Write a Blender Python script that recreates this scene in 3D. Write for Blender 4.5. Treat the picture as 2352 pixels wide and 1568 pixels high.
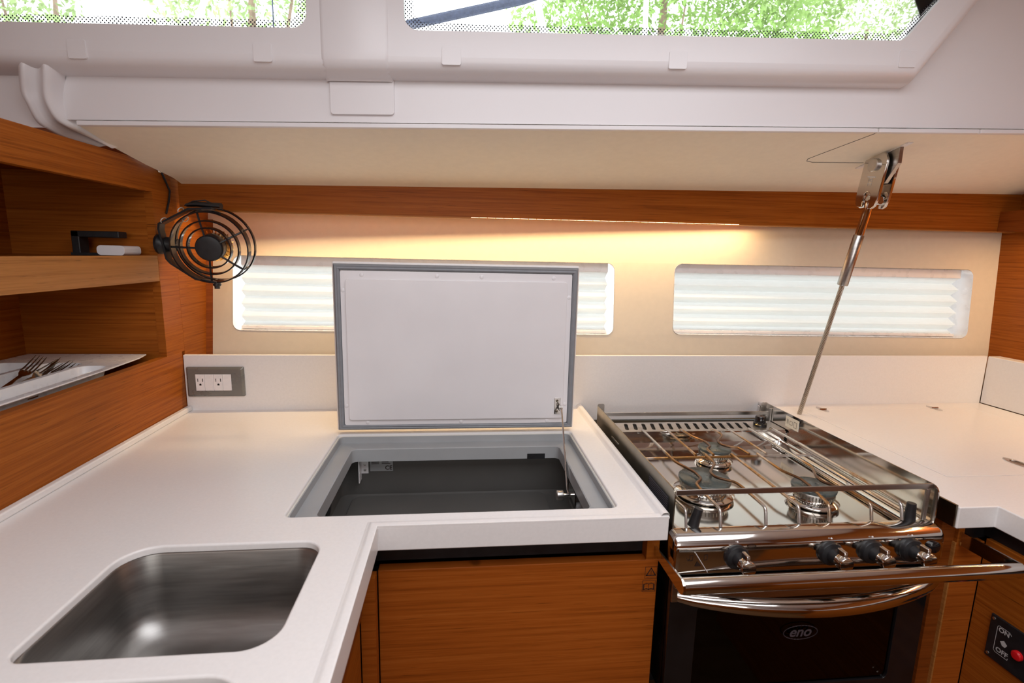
import bpy, bmesh, math, random
from mathutils import Vector, Matrix
from mathutils.geometry import tessellate_polygon
random.seed(7)
for o in list(bpy.data.objects): bpy.data.objects.remove(o)
SC = bpy.context.scene; COL = SC.collection
H = 0.92                      # galley worktop height above the cabin sole; lengths below are measured from the worktop
# ------------------------------------------------------------------ camera
cam = bpy.data.cameras.new('camera'); camo = bpy.data.objects.new('camera', cam); COL.objects.link(camo)
cam.sensor_width = 36.0; cam.lens = 1172.75/2352*36; cam.clip_start = 0.02; cam.clip_end = 200
yaw, pitch, roll = 0.1048, -0.1681, 0.0219
fw = Vector((math.sin(yaw)*math.cos(pitch), math.cos(yaw)*math.cos(pitch), math.sin(pitch)))
r0 = Vector((math.cos(yaw), -math.sin(yaw), 0)); u0 = r0.cross(fw)
rr = math.cos(roll)*r0 + math.sin(roll)*u0; uu = -math.sin(roll)*r0 + math.cos(roll)*u0
camo.matrix_world = Matrix(((rr.x, uu.x, -fw.x, .1246), (rr.y, uu.y, -fw.y, -1.3706), (rr.z, uu.z, -fw.z, .4198+H), (0, 0, 0, 1)))
cam.dof.use_dof = True; cam.dof.focus_distance = 1.3; cam.dof.aperture_fstop = 6.3
SC.camera = camo
# ------------------------------------------------------------------ world, daylight, exposure
w = bpy.data.worlds.new('daylight'); SC.world = w; w.use_nodes = True
wb = w.node_tree.nodes['Background']; wb.inputs[0].default_value = (.93, .97, 1, 1); wb.inputs[1].default_value = 3.7
def area(name, loc, size, power, col, aim):
    l = bpy.data.lights.new(name, 'AREA'); l.shape = 'RECTANGLE'; l.size, l.size_y = size; l.energy = power; l.color = col
    o = bpy.data.objects.new(name, l); COL.objects.link(o); o.location = (loc[0], loc[1], loc[2]+H)
    o.rotation_euler = (Vector(aim)).to_track_quat('-Z', 'Y').to_euler(); return o
area('hatch_daylight', (.42, -1.2, 1.0), (1.2, .9), 14, (.95, .96, 1), (0, 0, -1))
area('far_window_daylight', (-.1, -3.05, .62), (1.6, .5), 12, (1, .985, .96), (0, 1, 0))
area('led_strip_glow', (.23, .055, .534), (1.5, .006), 3.6, (1, .70, .36), (0, 0, -1))
area('side_led_glow', (1.728, -.52, .505), (.006, .86), 2.4, (1, .62, .28), (0, 0, -1))
SC.view_settings.view_transform = 'Standard'; SC.view_settings.look = 'None'
SC.view_settings.exposure = 0.0; SC.view_settings.gamma = 1.0; SC.view_settings.use_curve_mapping = False
# ------------------------------------------------------------------ materials
MATS = {}
def nmat(name):
    m = bpy.data.materials.new(name); m.use_nodes = True; nt = m.node_tree
    return m, nt, nt.nodes['Principled BSDF']
def lnk(nt, a, b): nt.links.new(a, b)
def mat(name, col, rough=.5, metal=0, var=.06, scale=6., rvar=.08, stretch=(1, 1, 1), spec=None, bump=0, bscale=400, coat=0):
    m, nt, p = nmat(name)
    tc = nt.nodes.new('ShaderNodeTexCoord'); mp = nt.nodes.new('ShaderNodeMapping'); mp.inputs['Scale'].default_value = stretch
    lnk(nt, tc.outputs['Object'], mp.inputs[0])
    n = nt.nodes.new('ShaderNodeTexNoise'); n.inputs['Scale'].default_value = scale; n.inputs['Detail'].default_value = 4
    lnk(nt, mp.outputs[0], n.inputs['Vector'])
    r = nt.nodes.new('ShaderNodeValToRGB'); c = Vector(col)
    r.color_ramp.elements[0].position = .3; r.color_ramp.elements[1].position = .7
    r.color_ramp.elements[0].color = (*[max(0, k*(1-var)) for k in c], 1); r.color_ramp.elements[1].color = (*[min(1, k*(1+var)) for k in c], 1)
    lnk(nt, n.outputs['Fac'], r.inputs[0]); lnk(nt, r.outputs[0], p.inputs['Base Color'])
    mr = nt.nodes.new('ShaderNodeMapRange'); mr.inputs[3].default_value = max(.02, rough-rvar/2); mr.inputs[4].default_value = rough+rvar/2
    lnk(nt, n.outputs['Fac'], mr.inputs[0]); lnk(nt, mr.outputs[0], p.inputs['Roughness'])
    p.inputs['Metallic'].default_value = metal
    if spec is not None: p.inputs['Specular IOR Level'].default_value = spec
    if coat: p.inputs['Coat Weight'].default_value = coat
    if bump:
        n2 = nt.nodes.new('ShaderNodeTexNoise'); n2.inputs['Scale'].default_value = bscale; lnk(nt, mp.outputs[0], n2.inputs['Vector'])
        b = nt.nodes.new('ShaderNodeBump'); b.inputs['Strength'].default_value = bump; b.inputs['Distance'].default_value = .001
        lnk(nt, n2.outputs['Fac'], b.inputs['Height']); lnk(nt, b.outputs[0], p.inputs['Normal'])
    MATS[name] = m; return m
def woodmat(name, dark, mid, light, rough=.38, stretch=(1.6, 1.6, 110), off=0.):
    m, nt, p = nmat(name)
    tc = nt.nodes.new('ShaderNodeTexCoord')
    def noise(st, sc, det=3, o=0):
        mp = nt.nodes.new('ShaderNodeMapping'); mp.inputs['Scale'].default_value = st; mp.inputs['Location'].default_value = (o+off, o, o)
        lnk(nt, tc.outputs['Object'], mp.inputs[0])
        n = nt.nodes.new('ShaderNodeTexNoise'); n.inputs['Scale'].default_value = sc; n.inputs['Detail'].default_value = det
        lnk(nt, mp.outputs[0], n.inputs['Vector']); return n
    a = noise(stretch, 1.5, 5); b = noise(tuple(k*4 for k in stretch), 1.6, 3, 3.1); c = noise((stretch[0]*5, stretch[1]*5, stretch[2]*2.2), 2.0, 2, 7.7)
    mx = nt.nodes.new('ShaderNodeMath'); mx.operation = 'MULTIPLY_ADD'; mx.inputs[1].default_value = .62
    m2 = nt.nodes.new('ShaderNodeMath'); m2.operation = 'MULTIPLY'; m2.inputs[1].default_value = .38
    lnk(nt, b.outputs['Fac'], m2.inputs[0]); lnk(nt, a.outputs['Fac'], mx.inputs[0]); lnk(nt, m2.outputs[0], mx.inputs[2])
    r = nt.nodes.new('ShaderNodeValToRGB'); e = r.color_ramp.elements
    e[0].position = .3; e[0].color = (*dark, 1); e[1].position = .72; e[1].color = (*light, 1)
    k = e.new(.5); k.color = (*mid, 1)
    lnk(nt, mx.outputs[0], r.inputs[0])
    r2 = nt.nodes.new('ShaderNodeValToRGB'); r2.color_ramp.elements[0].position = .24; r2.color_ramp.elements[0].color = (.5, .5, .5, 1)
    r2.color_ramp.elements[1].position = .34; r2.color_ramp.elements[1].color = (1, 1, 1, 1); lnk(nt, c.outputs['Fac'], r2.inputs[0])
    mm = nt.nodes.new('ShaderNodeMix'); mm.data_type = 'RGBA'; mm.blend_type = 'MULTIPLY'; mm.inputs[0].default_value = 1
    lnk(nt, r.outputs[0], mm.inputs[6]); lnk(nt, r2.outputs[0], mm.inputs[7]); lnk(nt, mm.outputs[2], p.inputs['Base Color'])
    p.inputs['Roughness'].default_value = rough; p.inputs['Specular IOR Level'].default_value = .12
    bp = nt.nodes.new('ShaderNodeBump'); bp.inputs['Strength'].default_value = .08; bp.inputs['Distance'].default_value = .001
    lnk(nt, b.outputs['Fac'], bp.inputs['Height']); lnk(nt, bp.outputs[0], p.inputs['Normal'])
    MATS[name] = m; return m
mat('gelcoat', (.80, .765, .775), .32, 0, .015, 3, .06)
mat('corian', (.83, .80, .785), .30, 0, .02, 220, .05)
mat('corian_side', (.82, .79, .77), .34, 0, .02, 220, .05)
mat('cream', (.90, .82, .69), .55, 0, .02, 60, .05, bump=.05, bscale=900)  # same vinyl as the hull panel, lightened in place of light from below
mat('cream_darkened', (.74, .655, .535), .6, 0, .02, 60, .05, bump=.05, bscale=900)  # ceiling cream darkened in colour, offsetting the strip light's brightness on the hull
mat('white_plastic', (.84, .82, .83), .28, 0, .02, 40)
mat('liner_white', (.80, .775, .79), .22, 0, .015, 12)
mat('grey_liner', (.36, .37, .38), .45, 0, .05, 12)
mat('grey_dark', (.105, .10, .093), .45, 0, .08, 8)
mat('gasket', (.25, .26, .28), .6, 0, .06, 60)
mat('plate_grey', (.20, .20, .19), .28, .3, .04, 30)
mat('black', (.012, .012, .014), .42, 0, .3, 60)
mat('black_gloss', (.010, .009, .010), .10, 0, .3, 20, .03)
mat('black_matte', (.010, .010, .012), .7, 0, .3, 40)
mat('steel', (.66, .63, .60), .09, 1, .04, 14, .05)
mat('steel_mirror', (.70, .67, .63), .10, 1, .03, 9, .04)
mat('steel_brushed', (.46, .44, .42), .30, 1, .10, 6, .14, stretch=(3, 3, 60))
mat('steel_sink', (.34, .325, .31), .40, 1, .10, 8, .14, stretch=(2, 2, 30))
mat('steel_dark', (.27, .24, .19), .25, 1, .25, 20, .15)
mat('wire_steel', (.50, .45, .39), .25, 1, .12, 80)
mat('cap_enamel', (.07, .085, .08), .28, 0, .25, 60, .1)
mat('aluminium', (.62, .60, .58), .35, 1, .08, 60)
mat('white_paint', (.8, .8, .8), .5, 0, .02, 30)
mat('red', (.65, .01, .015), .3, 0, .05, 30)
mat('ink', (.03, .015, .01), .6, 0, .2, 30)
mat('ink_white', (.55, .55, .55), .5, 0, .05, 30)
mat('ink_grey', (.10, .09, .11), .3, 0, .05, 30)
mat('zip_tie', (.7, .68, .62), .3, 0, .03, 30)
mat('smoke', (.05, .045, .03), .12, 0, .2, 30)
mat('gold_wire', (.75, .55, .25), .2, 1, .2, 60)
mat('rust', (.12, .055, .02), .4, .7, .5, 60)
mat('carpet', (.25, .2, .15), .8, 0, .1, 60)
mat('bark', (.26, .18, .14), .9, 0, .3, 10)
mat('rope', (.05, .06, .10), .8, 0, .3, 120)
D0, M0, L0 = (.18, .042, .005), (.325, .088, .010), (.42, .132, .019)
woodmat('wood', D0, M0, L0)
woodmat('wood_door', (.22, .050, .006), (.37, .090, .011), (.46, .132, .022), off=3.3)
woodmat('wood_dark', (.14, .032, .004), (.22, .053, .008), (.29, .08, .014), off=9.1)
woodmat('wood_pale', (.29, .112, .026), (.41, .168, .042), (.49, .21, .06), off=5.)
woodmat('wood_floor', (.08, .035, .012), (.13, .06, .022), (.17, .085, .035), stretch=(1.2, 20, 20))
# burnt grate wire: heat tint (orange brown) appears on the parts that pass over a flame
def gratemat():
    m, nt, p = nmat('grate_wire'); tc = nt.nodes.new('ShaderNodeTexCoord')
    geo = nt.nodes.new('ShaderNodeNewGeometry'); last = None
    for bx, by, br in ((.612, -.458, .15), (.713, -.302, .12), (.811, -.505, .13)):   # scorched where the wire passes over a burner
        d = nt.nodes.new('ShaderNodeVectorMath'); d.operation = 'DISTANCE'; d.inputs[1].default_value = (bx, by, H); lnk(nt, geo.outputs['Position'], d.inputs[0])
        m_ = nt.nodes.new('ShaderNodeMapRange'); m_.inputs[1].default_value = .02; m_.inputs[2].default_value = br; m_.inputs[3].default_value = .85; m_.inputs[4].default_value = 0; lnk(nt, d.outputs['Value'], m_.inputs[0])
        if last is None: last = m_.outputs[0]
        else:
            x_ = nt.nodes.new('ShaderNodeMath'); x_.operation = 'MAXIMUM'; lnk(nt, last, x_.inputs[0]); lnk(nt, m_.outputs[0], x_.inputs[1]); last = x_.outputs[0]
    n = nt.nodes.new('ShaderNodeTexNoise'); n.inputs['Scale'].default_value = 70; n.inputs['Detail'].default_value = 5; lnk(nt, tc.outputs['Object'], n.inputs[0])
    ad = nt.nodes.new('ShaderNodeMath'); ad.operation = 'MULTIPLY_ADD'; ad.inputs[1].default_value = .5; lnk(nt, n.outputs['Fac'], ad.inputs[0]); lnk(nt, last, ad.inputs[2])
    r = nt.nodes.new('ShaderNodeValToRGB'); e = r.color_ramp.elements
    e[0].position = .3; e[0].color = (.60, .58, .555, 1); e[1].position = 1.0; e[1].color = (.17, .095, .055, 1); k = e.new(.58); k.color = (.42, .23, .08, 1)
    lnk(nt, ad.outputs[0], r.inputs[0]); lnk(nt, r.outputs[0], p.inputs['Base Color']); p.inputs['Metallic'].default_value = .85; p.inputs['Roughness'].default_value = .27
    MATS['grate_wire'] = m
gratemat()
def emit(name, col, st):
    m, nt, p = nmat(name); p.inputs['Emission Color'].default_value = (*col, 1); p.inputs['Emission Strength'].default_value = st
    n = nt.nodes.new('ShaderNodeTexNoise'); n.inputs['Scale'].default_value = 30; r = nt.nodes.new('ShaderNodeMapRange'); r.inputs[3].default_value = .9; r.inputs[4].default_value = 1.
    lnk(nt, n.outputs['Fac'], r.inputs[0]); lnk(nt, r.outputs[0], p.inputs['Base Color']); MATS[name] = m
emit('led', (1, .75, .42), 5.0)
def glassmat(name, tint, refl=.06, rough=.01):
    m, nt, p = nmat(name); nt.nodes.remove(p); out = nt.nodes['Material Output']
    t = nt.nodes.new('ShaderNodeBsdfTransparent'); g = nt.nodes.new('ShaderNodeBsdfGlossy'); g.inputs['Roughness'].default_value = rough
    n = nt.nodes.new('ShaderNodeTexNoise'); n.inputs['Scale'].default_value = 4
    r = nt.nodes.new('ShaderNodeValToRGB'); r.color_ramp.elements[0].color = (*[k*.97 for k in tint], 1); r.color_ramp.elements[1].color = (*tint, 1)
    lnk(nt, n.outputs['Fac'], r.inputs[0]); lnk(nt, r.outputs[0], t.inputs[0])
    lw = nt.nodes.new('ShaderNodeFresnel'); lw.inputs[0].default_value = 1.45
    mx = nt.nodes.new('ShaderNodeMixShader'); lnk(nt, lw.outputs[0], mx.inputs[0]); lnk(nt, t.outputs[0], mx.inputs[1]); lnk(nt, g.outputs[0], mx.inputs[2]); lnk(nt, mx.outputs[0], out.inputs[0])
    MATS[name] = m
glassmat('pane', (.97, .985, .98)); glassmat('smoked', (.12, .13, .14)); glassmat('oven_glass', (.6, .55, .5))
def fritmat():
    m, nt, p = nmat('frit'); out = nt.nodes['Material Output']
    tc = nt.nodes.new('ShaderNodeTexCoord'); vm = nt.nodes.new('ShaderNodeVectorMath'); vm.operation = 'MULTIPLY'; vm.inputs[1].default_value = (210, 0, 210)
    rot = nt.nodes.new('ShaderNodeMapping'); rot.inputs['Rotation'].default_value = (0, math.radians(45), 0)
    lnk(nt, tc.outputs['Object'], rot.inputs[0]); lnk(nt, rot.outputs[0], vm.inputs[0])
    fr = nt.nodes.new('ShaderNodeVectorMath'); fr.operation = 'FRACTION'; lnk(nt, vm.outputs[0], fr.inputs[0])
    sb = nt.nodes.new('ShaderNodeVectorMath'); sb.operation = 'SUBTRACT'; sb.inputs[1].default_value = (.5, 0, .5); lnk(nt, fr.outputs[0], sb.inputs[0])
    ln = nt.nodes.new('ShaderNodeVectorMath'); ln.operation = 'LENGTH'; lnk(nt, sb.outputs[0], ln.inputs[0])
    lt = nt.nodes.new('ShaderNodeMath'); lt.operation = 'LESS_THAN'; lt.inputs[1].default_value = .30; lnk(nt, ln.outputs['Value'], lt.inputs[0])
    t = nt.nodes.new('ShaderNodeBsdfTransparent'); mx = nt.nodes.new('ShaderNodeMixShader')
    p.inputs['Base Color'].default_value = (.02, .02, .03, 1)
    lnk(nt, lt.outputs[0], mx.inputs[0]); lnk(nt, t.outputs[0], mx.inputs[1]); lnk(nt, p.outputs[0], mx.inputs[2]); lnk(nt, mx.outputs[0], out.inputs[0]); MATS['frit'] = m
fritmat()
def transl(name, col, tcol, mixf, nscale=60, stretch=(1, 1, 1), var=.06):
    m, nt, p = nmat(name); nt.nodes.remove(p); out = nt.nodes['Material Output']
    d = nt.nodes.new('ShaderNodeBsdfDiffuse'); t = nt.nodes.new('ShaderNodeBsdfTranslucent'); mx = nt.nodes.new('ShaderNodeMixShader'); mx.inputs[0].default_value = mixf
    tc = nt.nodes.new('ShaderNodeTexCoord'); mp = nt.nodes.new('ShaderNodeMapping'); mp.inputs['Scale'].default_value = stretch; lnk(nt, tc.outputs['Object'], mp.inputs[0])
    n = nt.nodes.new('ShaderNodeTexNoise'); n.inputs['Scale'].default_value = nscale; lnk(nt, mp.outputs[0], n.inputs[0])
    for b, c in ((d, col), (t, tcol)):
        r = nt.nodes.new('ShaderNodeValToRGB'); r.color_ramp.elements[0].position = .35; r.color_ramp.elements[1].position = .65
        r.color_ramp.elements[0].color = (*[k*(1-var) for k in c], 1); r.color_ramp.elements[1].color = (*[min(1, k*(1+var)) for k in c], 1)
        lnk(nt, n.outputs['Fac'], r.inputs[0]); lnk(nt, r.outputs[0], b.inputs[0])
    lnk(nt, d.outputs[0], mx.inputs[1]); lnk(nt, t.outputs[0], mx.inputs[2]); lnk(nt, mx.outputs[0], out.inputs[0]); MATS[name] = m
transl('blind_cloth', (.80, .80, .77), (.84, .85, .84), .55, 40, (1, 1, 10), .015)
transl('leaf', (.20, .32, .10), (.34, .48, .17), .5, 3, var=.35)
transl('leaf_pale', (.28, .38, .17), (.44, .56, .28), .5, 3, var=.3)
# ------------------------------------------------------------------ mesh helpers
class MB:
    def __init__(s): s.v = []; s.f = []
    def add(s, vs, fs):
        b = len(s.v); s.v += [tuple(k) for k in vs]; s.f += [tuple(b+i for i in f) for f in fs]; return s
    def box(s, x0, x1, y0, y1, z0, z1):
        x0, x1 = sorted((x0, x1)); y0, y1 = sorted((y0, y1)); z0, z1 = sorted((z0, z1))
        return s.add([(x0,y0,z0),(x1,y0,z0),(x1,y1,z0),(x0,y1,z0),(x0,y0,z1),(x1,y0,z1),(x1,y1,z1),(x0,y1,z1)],
                     [(3,2,1,0),(4,5,6,7),(0,1,5,4),(1,2,6,5),(2,3,7,6),(3,0,4,7)])
    def hexa(s, p): # 8 points bottom ring, top ring
        return s.add(p, [(3,2,1,0),(4,5,6,7),(0,1,5,4),(1,2,6,5),(2,3,7,6),(3,0,4,7)])
    def tube(s, pts, r, n=10, cap=True, rx=None, closed=False):
        P = [Vector(p) for p in pts]; R = r if isinstance(r, (list, tuple)) else [r]*len(P)
        T = []
        for i in range(len(P)):
            if closed: t = P[(i+1) % len(P)]-P[i-1]
            else: t = P[min(i+1, len(P)-1)]-P[max(i-1, 0)]
            T.append(t.normalized())
        a = Vector((0,0,1)) if abs(T[0].z) < .9 else Vector((1,0,0))
        nrm = (a - T[0]*a.dot(T[0])).normalized(); vs = []; fs = []
        for i, p in enumerate(P):
            nrm = (nrm - T[i]*nrm.dot(T[i])).normalized(); b = T[i].cross(nrm)
            for k in range(n):
                q = 2*math.pi*k/n; vs.append(p + nrm*math.cos(q)*R[i] + b*math.sin(q)*(R[i] if rx is None else rx))
        m = len(P)
        for i in range(m if closed else m-1):
            for k in range(n):
                j = (i+1) % m
                fs.append((i*n+k, i*n+(k+1) % n, j*n+(k+1) % n, j*n+k))
        if cap and not closed: fs += [tuple(range(n))[::-1], tuple(range((m-1)*n, m*n))]
        return s.add(vs, fs)
    def cyl(s, p0, p1, r, n=20, r1=None): return s.tube([p0, p1], [r, r if r1 is None else r1], n)
    def lathe(s, o, ax, prof, n=28, cap=True): # prof: (distance along axis, radius)
        o = Vector(o); ax = Vector(ax).normalized(); a = Vector((0,0,1)) if abs(ax.z) < .9 else Vector((1,0,0))
        e1 = (a-ax*a.dot(ax)).normalized(); e2 = ax.cross(e1); vs = []; fs = []
        for h, r in prof:
            for k in range(n):
                q = 2*math.pi*k/n; vs.append(o+ax*h+(e1*math.cos(q)+e2*math.sin(q))*max(r, 1e-5))
        for i in range(len(prof)-1):
            for k in range(n): fs.append((i*n+k, i*n+(k+1) % n, (i+1)*n+(k+1) % n, (i+1)*n+k))
        if cap: fs += [tuple(range(n))[::-1], tuple(range((len(prof)-1)*n, len(prof)*n))]
        return s.add(vs, fs)
    def plate(s, outer, holes, fm, t0, t1, back=True):
        loops = [outer]+holes; flat = [p for l in loops for p in l]
        tri = tessellate_polygon([[Vector((p[0], p[1], 0)) for p in l] for l in loops])
        N = len(flat); vs = [fm(p[0], p[1], t1) for p in flat]+[fm(p[0], p[1], t0) for p in flat]; fs = []
        for t in tri:
            a, b, c = (flat[i] for i in t)
            if (b[0]-a[0])*(c[1]-a[1])-(b[1]-a[1])*(c[0]-a[0]) < 0: t = t[::-1]
            fs.append(tuple(t))
            if back: fs.append(tuple(i+N for i in t[::-1]))
        k = 0
        for l in loops:
            n = len(l)
            for i in range(n): j = (i+1) % n; fs.append((k+i, k+j, k+j+N, k+i+N))
            k += n
        return s.add(vs, fs)
    def loft(s, loops, closed=True, cap0=False, cap1=False):
        n = len(loops[0]); vs = [p for l in loops for p in l]; fs = []
        for i in range(len(loops)-1):
            for k in range(n if closed else n-1): fs.append((i*n+k, i*n+(k+1) % n, (i+1)*n+(k+1) % n, (i+1)*n+k))
        if cap0: fs.append(tuple(range(n))[::-1])
        if cap1: fs.append(tuple(range((len(loops)-1)*n, len(loops)*n)))
        return s.add(vs, fs)
    def ball(s, c, r, n=14, sc=(1,1,1)):
        c = Vector(c); m = n//2; vs = []; fs = []
        for i in range(m+1):
            a = math.pi*i/m
            for k in range(n): q = 2*math.pi*k/n; vs.append(c+Vector((math.sin(a)*math.cos(q)*r*sc[0], math.sin(a)*math.sin(q)*r*sc[1], math.cos(a)*r*sc[2])))
        for i in range(m):
            for k in range(n): fs.append((i*n+k, (i+1)*n+k, (i+1)*n+(k+1) % n, i*n+(k+1) % n))
        return s.add(vs, fs)
    def text(s, body, size, org, ex, ey, shear=0, bold=0):
        cu = bpy.data.curves.new('t', 'FONT'); cu.body = body; cu.size = size; cu.shear = shear; cu.offset = bold; cu.align_x = 'CENTER'; cu.align_y = 'CENTER'
        o = bpy.data.objects.new('t', cu); COL.objects.link(o); dg = bpy.context.evaluated_depsgraph_get()
        me = bpy.data.meshes.new_from_object(o.evaluated_get(dg)); org = Vector(org); ex = Vector(ex); ey = Vector(ey)
        s.add([org+ex*v.co.x+ey*v.co.y for v in me.vertices], [tuple(p.vertices) for p in me.polygons])
        bpy.data.objects.remove(o); bpy.data.curves.remove(cu); bpy.data.meshes.remove(me); return s
def rrect(x0, x1, y0, y1, r, n=6):
    P = []; q4 = r if isinstance(r, tuple) else (r,)*4
    for r, sx, sy, a in ((q4[0], 1, 0, -90), (q4[1], 1, 1, 0), (q4[2], 0, 1, 90), (q4[3], 0, 0, 180)):
        cx = x1-r if sx else x0+r; cy = y1-r if sy else y0+r
        for k in range(n+1): q = math.radians(a+90*k/n); P.append((cx+r*math.cos(q), cy+r*math.sin(q)))
    return P
ORG = {}
def props(o, label=None, cat=None, group=None, kind=None):
    if label: o['label'] = label
    if cat: o['category'] = cat
    if group: o['group'] = group
    if kind: o['kind'] = kind
    return o
def thing(name, loc, label=None, cat=None, group=None, kind=None, parent=None):
    o = bpy.data.objects.new(name, None); COL.objects.link(o); o.empty_display_size = .05; ORG[o] = Vector(loc)
    if parent: o.parent = parent; o.location = Vector(loc)-ORG[parent]
    else: o.location = (loc[0], loc[1], loc[2]+H)
    return props(o, label, cat, group, kind)
def obj(name, mb, m, parent=None, bevel=0, seg=2, ang=35, recalc=True, **kw):
    c = [sum(v[i] for v in mb.v)/len(mb.v) for i in (0, 1)]; org = Vector((c[0], c[1], min(v[2] for v in mb.v)))
    me = bpy.data.meshes.new(name); me.from_pydata([Vector(v)-org for v in mb.v], [], mb.f); me.update()
    if recalc:
        bm = bmesh.new(); bm.from_mesh(me); bmesh.ops.recalc_face_normals(bm, faces=bm.faces); bm.to_mesh(me); bm.free()
    me.materials.append(MATS[m]); me.polygons.foreach_set('use_smooth', [True]*len(me.polygons)); me.set_sharp_from_angle(angle=math.radians(ang))
    o = bpy.data.objects.new(name, me); COL.objects.link(o); ORG[o] = org
    if parent is not None: o.parent = parent; o.location = org-ORG[parent]
    else: o.location = (org.x, org.y, org.z+H)
    if bevel:
        b = o.modifiers.new('bevel', 'BEVEL'); b.width = bevel; b.segments = seg; b.limit_method = 'ANGLE'; b.angle_limit = math.radians(40); b.harden_normals = True
    return props(o, **kw)
def dup(o, delta, parent=None):
    c = o.copy(); COL.objects.link(c); ORG[c] = ORG[o]+Vector(delta)
    if parent is not None: c.parent = parent; c.location = ORG[c]-ORG[parent]
    else: c.location = o.location+Vector(delta)
    for ch in [k for k in list(bpy.data.objects) if k.parent == o]:
        d = ch.copy(); COL.objects.link(d); d.parent = c; ORG[d] = ORG[ch]+Vector(delta)
    return c
B = lambda *a: MB().box(*a)
ZP = lambda x, y, t: (x, y, t)
# ------------------------------------------------------------------ the cabin shell
def hy(x, z):   # inner face of the flared, tapering hull lining
    t = (x+.585)/2.35; return .115+.158*z*(1-.6*t)-.088*t
W1 = (-.517, .581, .190, .402); W2 = (.760, 1.692, .194, .405)
lin = MB().plate([(-.60, -.06), (1.775, -.06), (1.775, .66), (-.60, .66)], [rrect(*W1, .022), rrect(*W2, .022)], lambda x, z, t: (x, hy(x, z)+t, z), .004, 0.)
wall_back = obj('wall_back', lin, 'cream_darkened', kind='structure', label='cream hull lining panel with two long windows behind the worktop')
obj('floor', B(-1.0, 1.8, -3.1, .3, -.94, -.92), 'wood_floor', kind='structure')
obj('wall_hull', B(-1.0, 1.8, .0135, .14, -.92, -.062), 'black_matte', kind='structure')
obj('wall_left', MB().box(-.99, -.95, -3.1, -.29, -.92, 1.02).box(-.99, -.95, -.29, .3, -.92, .66), 'wood', kind='structure')
obj('wall_right', MB().box(1.768, 1.80, -3.1, -.34, -.92, 1.02).box(1.768, 1.80, -.34, .3, -.92, .70), 'wood', kind='structure')
wf = MB().plate([(-.99, -.92), (1.8, -.92), (1.8, 1.02), (-.99, 1.02)], [rrect(-.90, .70, .37, .87, .05)], lambda x, z, t: (x, -3.1+t, z), -.04, 0)
obj('wall_front', wf, 'gelcoat', kind='structure')
obj('window_6', MB().plate(rrect(-.90, .70, .37, .87, .05), [], lambda x, z, t: (x, -3.12+t, z), 0, .006), 'smoked', kind='structure', label='smoked pane added across the cabin, out of view, to dim the sky')  # unseen pane, tinted dark to hold back the sky's light
obj('trim_2', B(-.95, 1.768, -3.1, -3.06, -.92, .25), 'wood', kind='structure')
# headliner: lip of the side deck panel runs slightly uphill and inboard to the right
ly = lambda x: -.284-.0321*(x+.586)
lz = lambda x: .641+.0289*(x+.586)
base = lambda x, s, d: (x, ly(x)+.003-d, lz(x)+s)
ceil = thing('ceiling', (.3, -.6, .6), kind='structure', label='white moulded coachroof headliner above the galley')
ch = MB().plate([(-1.0, -3.1), (1.8, -3.1), (1.8, ly(1.8)+.01), (-1.0, ly(-1.0)+.01)], [rrect(-.18, 1.02, -1.65, -.75, .06)], lambda x, y, t: (x, y, 1.005+t), 0, .04)
obj('roof_panel', ch, 'gelcoat', ceil)
obj('window_5', MB().plate(rrect(-.18, 1.02, -1.65, -.75, .06), [], lambda x, y, t: (x, y, 1.02+t), 0, .008), 'smoked', kind='structure', label='smoked pane added in the unseen roof hatch to cut sky light')  # pane added out of view, dark so little sky light gets through
XR = lambda s: 1.035+(s-.102)*.76
prof = [(0, 0), (.006, .0005), (.016, .0015), (.028, .004), (.038, .008), (.0445, .014), (.047, .020), (.048, .028)]
S0, ST = .086, .375
face = MB()
for xs, s0 in (((-1.0, -.646), -.004), ((-.646, -.612), .055), ((-.612, -.3, .4, 1.1, 1.8), .0105)):
    face.loft([[base(x, s0, 0) for x in xs], [base(x, S0+.006, 0) for x in xs]], closed=False)
face.loft([[base(x, .0105, 0) for x in (-.612, .4, 1.8)], [base(x, .0105, -.012) for x in (-.612, .4, 1.8)]], closed=False)
face.loft([[base(XR(s)-.03, s, 0) for s in (S0+.006, .2, .3, .4)], [base(1.8, s, 0) for s in (S0+.006, .2, .3, .4)]], closed=False)
obj('coachroof_side', face, 'gelcoat', ceil, recalc=False)
WL = rrect(-.80, -.149, .158, .345, .026, 8)
def wright():
    x0, sb, st, r = .023, .1585, .345, .026; P = []
    xr = lambda s: .985+(s-.160)*.83
    a1 = math.degrees(math.atan2(1, .83))
    # lower right corner (obtuse), then slanted side, top, left side, lower left corner
    cx = xr(sb)-.012
    for k in range(7): q = math.radians(-90+ (50)*k/6); P.append((cx-.002+.03*math.cos(q)-.004, sb+.03+.03*math.sin(q)))
    P += [(xr(.185)-.004, .185), (xr(st), st), (x0, st)]
    for k in range(9): q = math.radians(180+90*k/8); P.append((x0+r+r*math.cos(q), sb+r+r*math.sin(q)))
    return P
WR = wright()
sur = MB()
loops = [[base(-1.0, S0+e, d), base(-.3, S0+e, d), base(.4, S0+e, d), base(XR(S0+e)-e*1.25, S0+e, d), base(XR(ST)-e*1.25, ST, d)] for d, e in prof]
sur.loft(loops, closed=False)
d1, e1 = prof[-1]
front = [(-1.0, S0+e1), (XR(S0+e1)-e1*1.25, S0+e1), (XR(ST)-e1*1.25, ST), (-1.0, ST)]
sur.plate(front, [WL, WR], base, .012, d1, back=False)
obj('window_surround', sur, 'gelcoat', ceil, ang=50)
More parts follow.
